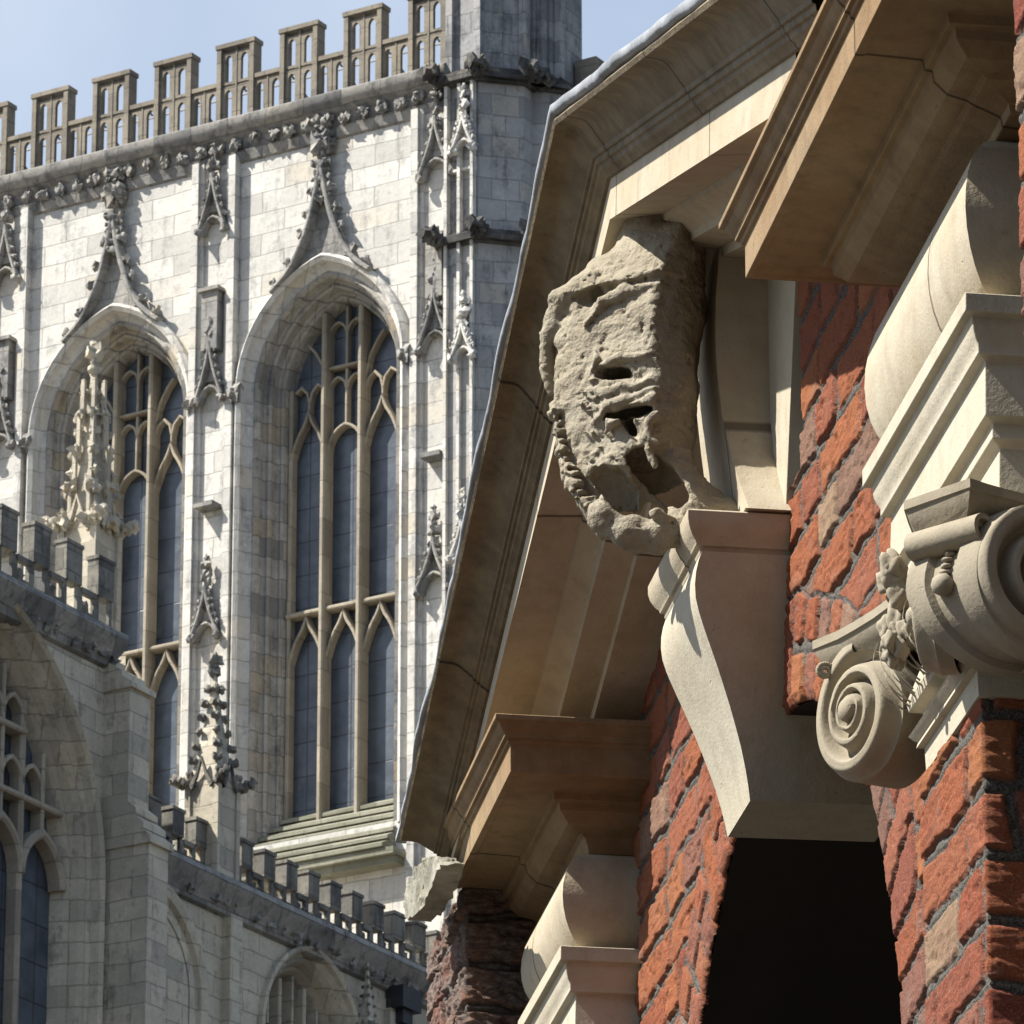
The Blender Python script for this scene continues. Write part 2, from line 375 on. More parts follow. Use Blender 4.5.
# --- tall wall with openings
wl = MB(True)
z0w, z1w = 15.0, 29.25
edges = [-7.0]
def wallcol(u0, u1, za, zb): wl.add([(u0, 0, za), (u1, 0, za), (u1, 0, zb), (u0, 0, zb)], [(0, 1, 2, 3)])
cur = -7.2
for c, k in sorted(bays):
    wallcol(cur, c - WO, z0w, z1w)
    o_ = arch(c, WO, ZS, RO)
    for p, q in zip(o_[:-1], o_[1:]): wl.add([(p[0], 0, p[1]), (q[0], 0, q[1]), (q[0], 0, z1w), (p[0], 0, z1w)], [(0, 1, 2, 3)])
    wallcol(c - WO, c + WO, z0w, 21.35)
    cur = c + WO
wallcol(cur, 2.95, z0w, z1w)
wl.add([(-7.2, 0, z0w), (-7.2, -9, z0w), (-7.2, -9, z1w), (-7.2, 0, z1w)], [(0, 1, 2, 3)])
wl.box(-7.2, 3.5, -1.0, -9, 0.64, 29.1)
wl.box(-7.2, 3.0, -.005, -1.0, 0.64, 15.0)
part(wl, 'wall', M['ash'], fix=False)

INW, DEP = 0.69, 0.52
def inner(c, u, r=0): return archz(c, WO, ZS, RO, u, WO - INW + r)
def tall_window(c, k):
    # parent part: the moulded frame (splayed orders)
    fr = MB(True); zb = 21.3
    prof = [(-0.055, 0.0), (-0.05, 0.07), (-0.01, 0.11), (0.035, 0.08), (0.045, 0.03), (0.07, -0.02), (0.11, -0.05), (0.15, -0.03), (0.175, -0.07), (0.18, -0.16),
            (0.205, -0.19), (0.225, -0.17), (0.245, -0.20), (0.25, -0.30), (0.275, -0.33), (0.295, -0.315), (0.315, -0.35), (0.325, -0.44), (0.34, -DEP - .02)]
    rows = [[(p[0], n_, p[1]) for p in arch(c, WO, ZS, RO, r, zb)] for r, n_ in prof]
    fr.grid(rows[6:])
    f = part(fr, 'window', M['ash_jamb'], smooth=False)
    am = MB(True); am.grid(rows[:7]); part(am, 'arch_moulding', M['ash'], f)
    f['label'] = 'tall three-light traceried window'
    gl = MB(True); o_ = arch(c, WO, ZS, RO, 0.30, zb)
    gl.add([(p[0], -DEP + 0.0, p[1]) for p in o_], [tuple(range(len(o_)))])
    g_ = part(gl, 'glass', M['glass'], f, fix=False)
    tr = MB(True); b = INW * 2 / 3; nb, nf = -DEP + .01, -DEP + 0.17
    lc = [c - b, c, c + b]
    for m in (-1, 1):
        um = c + m * b / 2
        tr.ribbon([(um, zb + .15), (um, inner(c, um) + .02)], 0.06, nb, nf + .02)
    for u_ in (c - INW + .01, c + INW - .01):
        tr.ribbon([(u_, zb + .15), (u_, ZS + .1)], 0.05, nb, nf - .05)
    # transom with ogee heads under it
    zt = 23.97 if k != 1 else 23.93
    for i, l in enumerate(lc):
        tr.ribbon([(l - b / 2, zt), (l + b / 2, zt)], 0.05, nb, nf - .02)
        tr.ribbon(ogee(l, b / 2 - .02, zt - .52, .48), 0.035, nb, nf - .05)
        zh = 25.62 if i == 1 else 25.45
        zs_ = [26.02, 26.12, 26.02][i]
        # main head
        if i == 1:
            tr.ribbon(arch(l, b / 2 - .015, zs_ - .38, b * .62, 0, n=7), 0.034, nb, nf - .05)
            tr.ribbon([(l, zs_ - .08), (l, inner(c, l) - .03)], 0.032, nb, nf - .08)
            for s_ in (-1, 1):
                tr.ribbon(arch(l + s_ * b / 4, b / 4 - .01, zs_ + .32, b * .30, 0, n=5), 0.028, nb, nf - .08)
            tr.ribbon([(l - b / 2, zs_ + .56), (l + b / 2, zs_ + .56)], 0.035, nb, nf - .05)
            for s_ in (-1, 1):
                tr.ribbon(arch(l + s_ * b / 4, b / 4 - .01, zs_ + .95, b * .30, 0, n=5), 0.028, nb, nf - .08)
        else:
            s_ = -1 if i == 0 else 1
            tr.ribbon(ogee(l, b / 2 - .01, zs_ - .30, .52), 0.034, nb, nf - .05)
            tr.ribbon([(l, zs_ + .20), (l, zs_ + .34)], 0.03, nb, nf - .07)
            for q in (-1, 1):
                path = [(l, zs_ + .32), (l + q * b * .06, zs_ + .44), (l + q * b * .22, zs_ + .52), (l + q * b * .38, zs_ + .47), (l + q * b * .5, zs_ + .34)]
                path = [p for p in path if p[1] < inner(c, p[0]) + .03]
                if len(path) > 1: tr.ribbon(path, 0.03, nb, nf - .07)
            path = [(l - s_ * b * .46, zs_ + .52), (l - s_ * b * .36, zs_ + .72), (l - s_ * b * .16, zs_ + .88), (l + s_ * b * .02, zs_ + .98)]
            path = [p for p in path if p[1] < inner(c, p[0]) + .05]
            if len(path) > 1: tr.ribbon(path, 0.03, nb, nf - .07)
    part(tr, 'tracery', M['trac'], f)
    # ogee hood mould with crockets and finial
    hd = MB(True); zt_ = ZS + sqrt(RO ** 2 - (RO - WO) ** 2)
    tip = 28.75
    for s_ in (-1, 1):
        pts = []
        for i in range(9):
            t_ = i / 8; uu = 0.62 * (1 - t_) ** 1.0
            base = archz(c, WO, ZS, RO, c + s_ * uu, -0.03)
            zz = base + (tip - zt_) * (t_ ** 2.6) + .02
            pts.append((c + s_ * uu * (1 - .25 * t_), zz))
        hd.ribbon(pts, 0.06, 0.0, 0.15)
        for i in (1, 3, 5, 6, 7):
            p = pts[i]; hd.blob((p[0] + s_ * .06, .10, p[1] + .04), .05, seed=i + k * 9 + s_, rough=.45)
    for z_, r_ in ((28.80, .07), (28.93, .05), (29.02, .11), (29.12, .08), (29.22, .05), (28.62, .06), (28.70, .045), (29.30, .085), (28.50, .05), (28.40, .06)):
        hd.blob((c, .10, z_), r_, seed=int(z_ * 100) + k, rough=.5, sq=(1, .8, .8))
        for q_ in (-1, 1): hd.blob((c + .085 * q_, .09, z_ + .03), r_ * .55, seed=int(z_ * 55) + k + q_, rough=.5)
        hd.blob((c + .05 * random.choice((-1, 1)), .12, z_ + .03), r_ * .5, seed=int(z_ * 77) + k, rough=.5)
    # plate between hood and arch (dark spandrel)
    hd.add([(c - .3, .03, zt_ - .02), (c + .3, .03, zt_ - .02), (c + .03, .03, tip - .1), (c - .03, .03, tip - .1)], [(0, 1, 2, 3)])
    for s_ in (-1, 1):     # label stops
        hd.blob((c + s_ * (WO + .03), .10, ZS - .02), .085, seed=5 + k, rough=.5)
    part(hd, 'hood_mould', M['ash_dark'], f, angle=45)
    # stepped sloping sill
    si = MB(True); n_ = 7
    for i in range(n_):
        za = 21.78 - i * (0.78 / n_); na = -0.48 + i * (0.72 / n_)
        si.prism([(-0.56, za - .10), (na, za + .0), (na + .125, za - .060), (na + .128, za - .098), (na + .085, za - .105), (na + .080, za - .125), (-.56, za - .2)],
                 lambda p: (c - WO + .24 - .03 * i, p[0], p[1]), lambda p: (c + WO - .10, p[0], p[1]))
    si.box(c - WO + .0, c + WO + .02, -.02, .24, 20.93, 21.0)
    si.box(c - WO + .1, c + WO, -.02, .18, 20.85, 20.93)
    part(si, 'sill', M['sill'], f)
    return f
for c, k in bays[:2]: tall_window(c, k)

# --- buttress strips with canopied niches
def gablet(mb, c, z, wd, h, n0, seed=0):
    """ogee canopy gable, pointed arch under it, finial and crockets"""
    for s_ in (-1, 1):
        pts = [(c + s_ * wd * .5 * (1 - (i / 6)) ** 1.5, z + h * (i / 6) ** 1.0) for i in range(7)]
        mb.ribbon(pts, 0.035, n0, n0 + .13)
        for i in (1, 2, 3, 4, 5): mb.blob((pts[i][0] + s_ * .03, n0 + .1, pts[i][1] + .02), .028, seed + i, rough=.5)
    a_ = arch(c, wd * .42, z - .05, wd * .55, 0, n=5)
    mb.ribbon(a_, .03, n0, n0 + .10)
    mb.add([(c - wd * .26, n0 + .05, z + h * .3), (c + wd * .26, n0 + .05, z + h * .3), (c, n0 + .05, z + h * .92)], [(0, 1, 2)])
    for j, (dz, r_) in enumerate(((0, .035), (.10, .06), (.17, .03), (.25, .05), (.33, .03))):
        mb.blob((c, n0 + .08, z + h + dz), r_, seed + 20 + j, rough=.5)
    mb.blob((c - wd * .5, n0 + .1, z - .04), .05, seed + 40, rough=.4); mb.blob((c + wd * .5, n0 + .1, z - .04), .05, seed + 41, rough=.4)
def buttress(ur, wd=0.56, k=0):
    b = MB(True); ul = ur - wd
    b.box(ul, ul + .085, 0, .11, 19, 29.18); b.box(ur - .085, ur, 0, .11, 19, 29.18)
    b.box(ul + .085, ul + .13, 0, .07, 19, 29.18); b.box(ur - .13, ur - .085, 0, .07, 19, 29.18)
    b.box(ul + .13, ur - .13, 0, .03, 19, 29.18)
    f = part(b, 'buttress', M['ash'])
    cc = (ul + ur) / 2 + .01; cw = wd - .24
    cp = MB(True)
    for j, z_ in enumerate((28.38, 26.42, 23.75)):
        gablet(cp, cc, z_, cw, [.62, .62, .52][j], .04, 100 * k + 7 * j)
    # pinnacled statue base rising in the lower part
    cp.box(cc - .13, cc + .13, 0.03, .20, 27.62, 27.66); cp.box(cc - .12, cc + .12, 0.03, .22, 25.15, 25.2)
    cp.box(cc - .10, cc + .10, 0.03, .16, 26.95, 27.62)
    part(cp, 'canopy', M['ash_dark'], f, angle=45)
    return f
for k, u_ in enumerate(BUT):
    if k != 2: buttress(u_, .62 if k == 3 else .56, k)

# --- cornice with fleurons, then pierced parapet
cn_ = MB(True)
pr = [(0, 29.10), (.03, 29.12), (.05, 29.20), (.06, 29.23), (.03, 29.26), (.05, 29.36), (.16, 29.44), (.20, 29.50), (.20, 29.57), (.12, 29.62), (-.3, 29.66), (-.3, 29.1)]
cn_.prism(pr, lambda p: (-7.2, p[0], p[1]), lambda p: (2.64, p[0], p[1]))
for i in range(27):
    cx_ = -3.5 + i * .23
    for j in range(3): cn_.blob((cx_ + random.uniform(-.03, .03), .09, 29.30 + random.uniform(-.04, .05)), .05, i * 3 + j, rough=.5, sq=(1, .8, 1))
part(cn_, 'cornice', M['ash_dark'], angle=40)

pp = MB(True); PT, NB, NF = 0.815, -.07, .045
def lancet_plate(mb, u0, u1, z0_, z1_, m, ht):
    """stone plate with a lancet hole: u0..u1 x z0..z1, hole margin m, spring height ht below top"""
    c = (u0 + u1) / 2; w_ = (u1 - u0) / 2 - m
    o_ = arch(c, w_, z1_ - ht, w_ * 1.6, 0, z0_ + .03, n=4)
    for n_ in (.035, -.01):
        mb.add([(u0, n_, z0_), (c - w_, n_, z0_), (c - w_, n_, z1_), (u0, n_, z1_)], [(0, 1, 2, 3)])
        mb.add([(u1, n_, z0_), (c + w_, n_, z0_), (c + w_, n_, z1_), (u1, n_, z1_)], [(0, 1, 2, 3)])
        mb.add([(c - w_, n_, z0_), (c + w_, n_, z0_), (c + w_, n_, z0_ + .03), (c - w_, n_, z0_ + .03)], [(0, 1, 2, 3)])
        q = o_[1:-1]
        for a_, b_ in zip(q[:-1], q[1:]): mb.add([(a_[0], n_, a_[1]), (b_[0], n_, b_[1]), (b_[0], n_, z1_), (a_[0], n_, z1_)], [(0, 1, 2, 3)])
    mb.grid([[(p[0], .035, p[1]) for p in o_], [(p[0], -.01, p[1]) for p in o_]])
def merlon(mb, u0):
    z0_, zm, zt_ = 29.62, 30.06, 30.44; h = PT / 4
    for i in range(4):
        lancet_plate(mb, u0 + i * h, u0 + (i + 1) * h, z0_, zm - .03, .056, .10)
    for i in range(2):
        lancet_plate(mb, u0 + i * h, u0 + (i + 1) * h, zm, zt_, .056, .10)
    mb.box(u0, u0 + PT, NB + .02, NF - .02, zm - .03, zm)
    mb.box(u0 + 2 * h + .02, u0 + PT - .02, NB - .01, NF + .01, zm - .005, zm + .045)   # crenel coping
    # merlon frame and coping
    mb.box(u0 - .035, u0 + .02, NB - .02, NF + .02, z0_, zt_ + .05); mb.box(u0 + 2 * h - .02, u0 + 2 * h + .035, NB - .02, NF + .02, z0_, zt_ + .05)
    mb.box(u0 - .05, u0 + 2 * h + .05, NB - .03, NF + .03, zt_ + .05, zt_ + .10)
    mb.box(u0 + h - .010, u0 + h + .010, -.02, .042, z0_, zt_ + .05)
    mb.box(u0 + 3 * h - .010, u0 + 3 * h + .010, -.02, .042, z0_, zm)
for i in range(-6, 7): merlon(pp, -2.745 + PT * i)
pp.box(-7.2, 2.64, NB, NF, 29.58, 29.64)
part(pp, 'parapet', M['parap'])
rf = MB(True)
rf.add([(-7.2, -.6, 29.4), (3.4, -.6, 29.4), (3.4, -4.5, 30.3), (-7.2, -4.5, 30.3), (-7.2, -8.4, 29.4), (3.4, -8.4, 29.4)], [(0, 1, 2, 3), (3, 2, 5, 4), (0, 3, 4), (1, 5, 2)])
rfo = part(rf, 'roof', M['slate'])
rl = MB(True)
for z_ in (30.20, 30.36): rl.box(-5.5, 2.6, -.52, -.54, z_, z_ + .022)
for i in range(14):
    u_ = -5.4 + i * .62; rl.box(u_, u_ + .02, -.515, -.54, 29.4, 30.37)
    rl.add([(u_, -.53, 30.36), (u_ + .03, -.53, 30.36), (u_ + .33, -.9, 29.75), (u_ + .30, -.9, 29.75)], [(0, 1, 2, 3)])
part(rl, 'roof_rail', M['rail'], rfo)

# --- corner turret: canted faces, string courses, panelled front
tu = MB(True)
def octa(s_=0.0, u0=2.64):
    """plan outline (u,n), counter-clockwise seen from above, inflated by s_"""
    return [(u0 - s_, .14 + s_), (3.03 + s_ * .4, .14 + s_), (3.40 + s_, -.22 + s_ * .4), (3.40 + s_, -.42 - s_ * .0), (3.46, -.42 + s_), (3.62 + s_, -.60), (3.62 + s_, -1.1), (u0 - s_, -1.1)]
def shaft(mb, pl, z0_, z1_): mb.prism(pl, lambda p: (p[0], p[1], z0_), lambda p: (p[0], p[1], z1_))
shaft(tu, octa(0), 15, 27.45); shaft(tu, octa(-.03), 27.62, 29.30)
tw = part(tu, 'turret', M['turret'])
for zz, k in ((27.45, 0), (29.30, 0)):
    st = MB(True)
    for s_, a_, b_ in ((.03, 0, .03), (.09, .03, .10), (.05, .10, .14), (.01, .14, .17)):
        shaft(st, octa(s_), zz + a_, zz + b_)
    for q in octa(.1)[:4]:
        for j in range(3): st.blob((q[0] + .02, q[1] - .02 + j * .05, zz + .10 + j * .02), .085, int(q[0] * 31) + j, rough=.45)
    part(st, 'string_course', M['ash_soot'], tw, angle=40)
tp = MB(True); shaft(tp, octa(-.05), 29.47, 32.5)
for u_, n_ in octa(-.03)[:6]: tp.box(u_ - .04, u_ + .04, n_ - .04, n_ + .04, 29.47, 32.5)
for (p, q) in zip(octa(-.05)[1:5], octa(-.05)[2:6]):
    m_ = ((p[0] + q[0]) / 2, (p[1] + q[1]) / 2); tp.box(m_[0] - .025, m_[0] + .025, m_[1] - .025, m_[1] + .025, 29.47, 32.5)
part(tp, 'turret_top', M['turret_up'], tw)
tf = MB(True)                                         # blind tracery on its lit face
for u_ in (2.66, 2.82, 2.98): tf.box(u_ - .018, u_ + .018, .12, .19, 20, 29.3)
for z_ in (28.55, 26.2, 24.0, 22.2):
    gablet(tf, 2.90, z_, .24, .36, .13, int(z_ * 10))
tf.box(2.68, 3.0, .10, .17, 28.30, 28.33)
part(tf, 'blind_tracery', M['ash'], tw)
t2 = MB(True)                                          # lower parapet seen beyond the turret
t2.box(3.60, 3.86, -.9, -1.15, 29.3, 29.80); t2.box(3.60, 3.92, -.85, -1.2, 29.15, 29.3)
part(t2, 'parapet', M['parap'])

# --- aisle block in front, on the plane u = UC, running along n
UC = 2.57
def bwall(mb, n0, n1, z0_, z1_): mb.add([(UC, n0, z0_), (UC, n1, z0_), (UC, n1, z1_), (UC, n0, z1_)], [(0, 1, 2, 3)])
def arch_in(mb, c, w_, zs, Rr, zsill, ztop):
    o_ = arch(c, w_, zs, Rr, 0)
    for p, q in zip(o_[:-1], o_[1:]): mb.add([(UC, p[0], p[1]), (UC, q[0], q[1]), (UC, q[0], ztop), (UC, p[0], ztop)], [(0, 1, 2, 3)])
    bwall(mb, c - w_, c + w_, 0.64, zsill)
aw = MB(True)
# tall part n 5.7..12, big window centred 8.35
BC, BW, BZ, BR = 8.30, 2.20, 18.9, 2.55
bwall(aw, 5.7, BC - BW, .64, 21.2); arch_in(aw, BC, BW, BZ, BR, 14.5, 21.2); bwall(aw, BC + BW, 13, .64, 21.2)
aw.add([(UC, 5.7, .64), (-4, 5.7, .64), (-4, 5.7, 21.3), (UC, 5.7, 21.3)], [(0, 1, 2, 3)])
aw.add([(UC, 13, .64), (-4, 13, .64), (-4, 13, 21.3), (UC, 13, 21.3)], [(0, 1, 2, 3)])
aw.add([(UC, 5.7, 21.2), (-4, 5.7, 21.2), (-4, 13, 21.2), (UC, 13, 21.2)], [(0, 1, 2, 3)])
# low part n 0..5.7
wins = [(2.45, .92, 18.25, 1.05), (5.12, .92, 18.25, 1.05)]
bwall(aw, 0, wins[0][0] - .92, .64, 19.35); arch_in(aw, *wins[0], 15.0, 19.35)
bwall(aw, 2.45 + .92, 5.7, .64, 19.35)
aw.add([(UC, 0, 19.3), (-4, 0, 19.3), (-4, 5.7, 19.3), (UC, 5.7, 19.3)], [(0, 1, 2, 3)])
part(aw, 'aisle_wall', M['ash_grey'], fix=False)
def side_window(c, w_, zs, Rr, zsill, lights, big):
    fr = MB(True); k = 1.0 if big else .55
    kr = .5 if big else .55
    prof = [(0, 0), (0, .10 * k), (.05 * kr, .13 * k), (.10 * kr, .09 * k), (.13 * kr, 0), (.20 * kr, -.06), (.24 * kr, -.03), (.29 * kr, -.09), (.33 * kr, -.18), (.38 * kr, -.16), (.44 * kr, -.24), (.5 * kr, -.36)]
    fr.grid([[(UC + d, p[0], p[1]) for p in arch(c, w_, zs, Rr, r, zsill, n=18)] for r, d in prof])
    f = part(fr, 'aisle_window', M['ash_grey'])
    ri = .5 * kr - .005; o_ = arch(c, w_, zs, Rr, ri - .03, zsill, n=18)
    gl = MB(True); gl.add([(UC - .34, p[0], p[1]) for p in o_], [tuple(range(len(o_)))]); part(gl, 'glass', M['glass'], f, fix=False)
    tr = MB(True); wi = w_ - ri; b = 2 * wi / lights; kw = dict(ax='n', c0=UC)
    top = lambda u_: archz(c, w_, zs, Rr, u_, ri)
    for i in range(1, lights):
        u_ = c - wi + i * b; tr.ribbon([(u_, zsill), (u_, top(u_))], .08 if big else .05, -.33, -.2, **kw)
    zt_ = zs + (.05 if big else -.1)
    for i in range(lights):
        l = c - wi + (i + .5) * b
        if top(l) < zt_: continue
        tr.ribbon(arch(l, b / 2, zt_ - .1, b * .75, 0, n=6), .07 * k + .02, -.33, -.17, **kw)
        if big:
            if top(l) > zt_ + .9:
                tr.ribbon([(l, zt_ + b * .5), (l, top(l))], .05, -.33, -.2, **kw)
            for q in (-1, 1):
                cc = l + q * b / 4
                for zz in (zt_ + .75, zt_ + 1.35):
                    if top(cc) > zz + .25: tr.ribbon(arch(cc, b / 4, zz, b * .36, 0, n=4), .045, -.33, -.2, **kw)
            for zz in (zt_ + .62, zt_ + 1.25):
                if top(l) > zz + .1: tr.ribbon([(l - b / 2, zz), (l + b / 2, zz)], .06, -.33, -.17, **kw)
        else:
            tr.ribbon([(l, zt_ + .3), (l, top(l))], .03, -.33, -.2, **kw)
    part(tr, 'tracery', M['ash_grey'] if not big else M['trac'], f)
    return f
side_window(BC, BW, BZ, BR, 14.5, 6, True)
side_window(2.45, .92, 18.25, 1.05, 15.0, 3, False)
# blind relieving arch of the next bay, beside the big buttress
bl = MB(True)
bl.grid([[(UC + d, p[0], p[1]) for p in arch(5.2, .92, 18.25, 1.05, r, 15, n=14)] for r, d in ((0, 0), (0, .05), (.05, .07), (.12, .05), (.14, .0), (.2, .012), (.26, .010))])
part(bl, 'blind_arch', M['ash_grey'])
# cornices and embattled parapets
def aisle_parapet(n0, n1, zc, zt, pitch, nm):
    cm = MB(True)
    pr_ = [(0, zc - .12), (.05, zc - .10), (.07, zc - .02), (.16, zc + .05), (.22, zc + .14), (.20, zc + .20), (.04, zc + .26), (-.25, zc + .26), (-.25, zc - .12)]
    cm.prism(pr_, lambda p: (UC + p[0], n0, p[1]), lambda p: (UC + p[0], n1, p[1]))
    for i in range(int((n1 - n0) / .16)):
        if random.random() < .75: cm.blob((UC + .08, n0 + i * .16 + random.uniform(0, .1), zc + random.uniform(-.04, .03)), .05, i, rough=.5)
    c_ = part(cm, 'aisle_cornice', M['ash_dark'], angle=40)
    pm = MB(True); a_, b_ = UC - .018, UC + .018
    zb_ = zc + .26; zm = zb_ + (zt - zb_) * .45; h = pitch / 2; n_ = n0 + .02
    pm.box(a_, b_, n0, n1, zb_, zb_ + .06)
    while n_ + h < n1 + .01:
        # merlon: solid surround, square light through its foot
        pm.box(a_ - .07, b_ + .02, n_, n_ + h, zm, zt); pm.box(a_ - .085, b_ + .03, n_ - .012, n_ + h + .012, zt, zt + .035)
        pm.box(a_, b_, n_, n_ + h * .18, zb_, zm)
        pm.box(a_, b_, n_ + h * .82, n_ + h, zb_, zm)
        if n_ + 2 * h < n1 + .01:
            pm.box(a_, b_, n_ + h * 1.0, n_ + h * 1.15, zb_, zm); pm.box(a_, b_, n_ + h * 1.85, n_ + 2 * h, zb_, zm)
            pm.box(a_, b_, n_ + h * 1.15, n_ + h * 1.85, zb_ + .06, zb_ + (zm - zb_) * .28)
            pm.box(a_ - .015, b_ + .015, n_ + h + .016, n_ + 2 * h - .016, zm - .05, zm)
            pm.blob((UC - .03, n_ + h * 1.5, (zb_ + zm) / 2), h * .22, int(n_ * 50), sq=(.4, 1, 1))
        n_ += pitch
    part(pm, nm, M['ash_merlon'])
aisle_parapet(0.0, 5.32, 19.30, 20.0, .392, 'aisle_parapet')
aisle_parapet(5.95, 12.6, 21.18, 22.10, .52, 'aisle_parapet')
# end buttress of the tall part, with weathered set-offs
eb = MB(True)
eb.box(UC - .1, UC + .29, 5.69, 6.03, .64, 20.85); eb.box(UC - .05, UC + .53, 5.70, 6.02, .64, 19.30)
for i in range(3):
    eb.prism([(.57 - i * .09, 19.28 + i * .15), (.57 - i * .09, 19.34 + i * .15), (.44 - i * .09, 19.45 + i * .15), (0, 19.45 + i * .15), (0, 19.28 + i * .15)],
             lambda p: (UC + p[0], 5.67 + .005 * i, p[1]), lambda p: (UC + p[0], 6.05 - .005 * i, p[1]))
for i in range(2):
    eb.prism([(.33 - i * .12, 20.83 + i * .13), (.33 - i * .12, 20.88 + i * .13), (.18 - i * .12, 20.98 + i * .13), (-.05, 20.98 + i * .13), (-.05, 20.83 + i * .13)],
             lambda p: (UC + p[0], 5.66 + .005 * i, p[1]), lambda p: (UC + p[0], 6.06 - .005 * i, p[1]))
part(eb, 'corner_buttress', M['ash_grey'])
sb = MB(True); sb.box(UC, UC + .10, 3.80, 4.0, .64, 19.2); sb.box(UC, UC + .08, .98, 1.12, .64, 19.1)
part(sb, 'pilaster_strip', M['ash_grey'])
dp = MB(True); dp.box(UC + .02, UC + .22, .78, 1.12, 19.0, 19.22); dp.box(UC + .05, UC + .17, .86, 1.04, 18.86, 19.0)
dp.grid([[(UC + .11 + .045 * cos(t_ * pi / 4), .95 + .045 * sin(t_ * pi / 4), z_) for t_ in range(8)] for z_ in (.64, 18.9)], close=True)
part(dp, 'downpipe', M['iron'])

# pinnacles
def pinnacle(base, zb, zt, r, mat, seed, crown=True, prnt=None, shaft_h=.45):
    """square pedestal with gablets, crocketed spirelet and finial; one carved piece"""
    u_, n_ = base; m = MB(True); zs = zb + (zt - zb) * shaft_h
    m.box(u_ - r, u_ + r, n_ - r, n_ + r, zb, zs)
    for dx, dy in ((-1, -1), (1, -1), (1, 1), (-1, 1)):
        m.box(u_ + dx * r * .95 - r * .18, u_ + dx * r * .95 + r * .18, n_ + dy * r * .95 - r * .18, n_ + dy * r * .95 + r * .18, zb, zs + r * .5)
    p_ = part(m, 'pinnacle', mat)
    sp = MB(True)
    h = zt - zs
    sq = [(-1, -1), (1, -1), (1, 1), (-1, 1)]
    sp.grid([[(u_ + a_ * r * q, n_ + b_ * r * q, zs + h * t_) for a_, b_ in sq] for q, t_ in ((.95, 0), (.72, .18), (.34, .55), (.16, .8), (.10, .93))], close=True)
    part(sp, 'spirelet', mat, p_)
    cr = MB(True)
    for a_, b_ in sq:
        for i in range(7):
            t_ = .05 + i * .12; q = float(np.interp(t_, [0, .18, .55, .8, .93], [.95, .72, .34, .16, .10])) + .10
            cr.blob((u_ + a_ * r * q, n_ + b_ * r * q, zs + h * t_ + .02), r * .24, seed + i, rough=.4)
        for j in range(3): cr.blob((u_ + a_ * r * (1.15 + .28 * j), n_ + b_ * r * (1.15 + .1 * j), zs - .01 + .02 * j), r * .3, seed + j * 3, rough=.45)
    for i in range(4):
        a_, b_ = ((0, 1), (1, 0), (0, -1), (-1, 0))[i]
        pts = [(-r * .8, 0), (-r * .35, r * .75), (0, r * 1.7), (r * .35, r * .75), (r * .8, 0)]
        for (x0_, y0_), (x1_, y1_) in zip(pts[:-1], pts[1:]):
            A = lambda x, y, o_: (u_ + a_ * (r * o_) + b_ * x, n_ + b_ * (r * o_) + a_ * x, zs - r * .3 + y)
            cr.add([A(x0_, y0_, 1.06), A(x1_, y1_, 1.06), A(x1_, y1_, 1.25), A(x0_, y0_, 1.25), A(x0_ * .75, y0_ - .07 * r * 3, 1.06), A(x1_ * .75, y1_ - .07 * r * 3, 1.06), A(x1_ * .75, y1_ - .07 * r * 3, 1.25), A(x0_ * .75, y0_ - .07 * r * 3, 1.25)],
                   [(0, 1, 2, 3), (4, 5, 6, 7), (3, 2, 6, 7), (0, 1, 5, 4)])
    for j, (t_, k) in enumerate(((.93, .32), (.98, .2), (1.03, .38), (1.08, .18))): cr.blob((u_, n_, zs + h * t_), r * k, seed + 60 + j, rough=.4)
    part(cr, 'crocket_carving', mat if crown else M['ash_merlon'], p_, angle=50)
    return p_
pinnacle((UC - .02, 4.17), 19.45, 21.68, .17, M['ash_grey'], 300, crown=False)
pinnacle((UC + .12, 1.62), 18.0, 19.42, .07, M['ash_grey'], 500, crown=False)
# tall carved pinnacle standing behind the high parapet
pinnacle((.22, 3.0), 20.0, 25.75, .205, M['newstone'], 700, shaft_h=.68)
q = MB(True)
for i in range(4):
    for j in range(6):
        z_ = 23.9 + i * .40; r_ = .285 - i * .045
        an = j * pi / 3 + i
        q.blob((.22 + r_ * cos(an), 3.0 + r_ * sin(an), z_), .070 - .008 * i, 800 + i * 7 + j, rough=.5)
        q.box(.22 + r_ * .8 * cos(an) - .02, .22 + r_ * .8 * cos(an) + .02, 3 + r_ * .8 * sin(an) - .02, 3 + r_ * .8 * sin(an) + .02, z_ - .1, z_ + .38)
part(q, 'statue_canopy', M['newstone'], angle=50)

#NEAR
# ================================================================== SKY BLOCKER: brick house row added behind the camera, unseen, to cut sky light
th = empty('sky_blocker', 'dark brick terrace added behind the viewer, out of view, to cut sky light', 'sky_blocker', (0, -8, 0))
m = MB(); m.box(-16, 18, 0, -8, 0, 11.5); m.prism([(0.3, 11.5), (-8.3, 11.5), (-4, 14.2)], lambda p: (-16.2, p[0], p[1]), lambda p: (18.2, p[0], p[1])); m.build('wall', M['blk'], th)
for i in range(9):
    for j in range(3):
        m = MB(); x_ = -14.2 + i * 3.7; z_ = 1.0 + j * 3.5; m.box(x_, x_ + 1.1, .02, .06, z_, z_ + 1.9); wn_ = m.build('window', M['blk_pane'], th)
        m = MB(); m.box(x_ - .1, x_ + 1.2, .02, .14, z_ - .12, z_ - .002); m.build('sill', M['blk_sill'], wn_)
# ================================================================== BRICK BUILDING (foreground), world metres
XW, YC = 1.52, 7.556                                   # facade plane, centre line of arch and gable
bb = empty('brick_building', 'red brick building with pale stone broken pediment, scrolled keystone and dark brick archway', 'building', (3.2, YC, 0))
def near(mb, name, mat, parent=None, **k):
    o = mb.build(name, mat, None, **k); localise(o, bb); o.parent = parent or bb
    return o

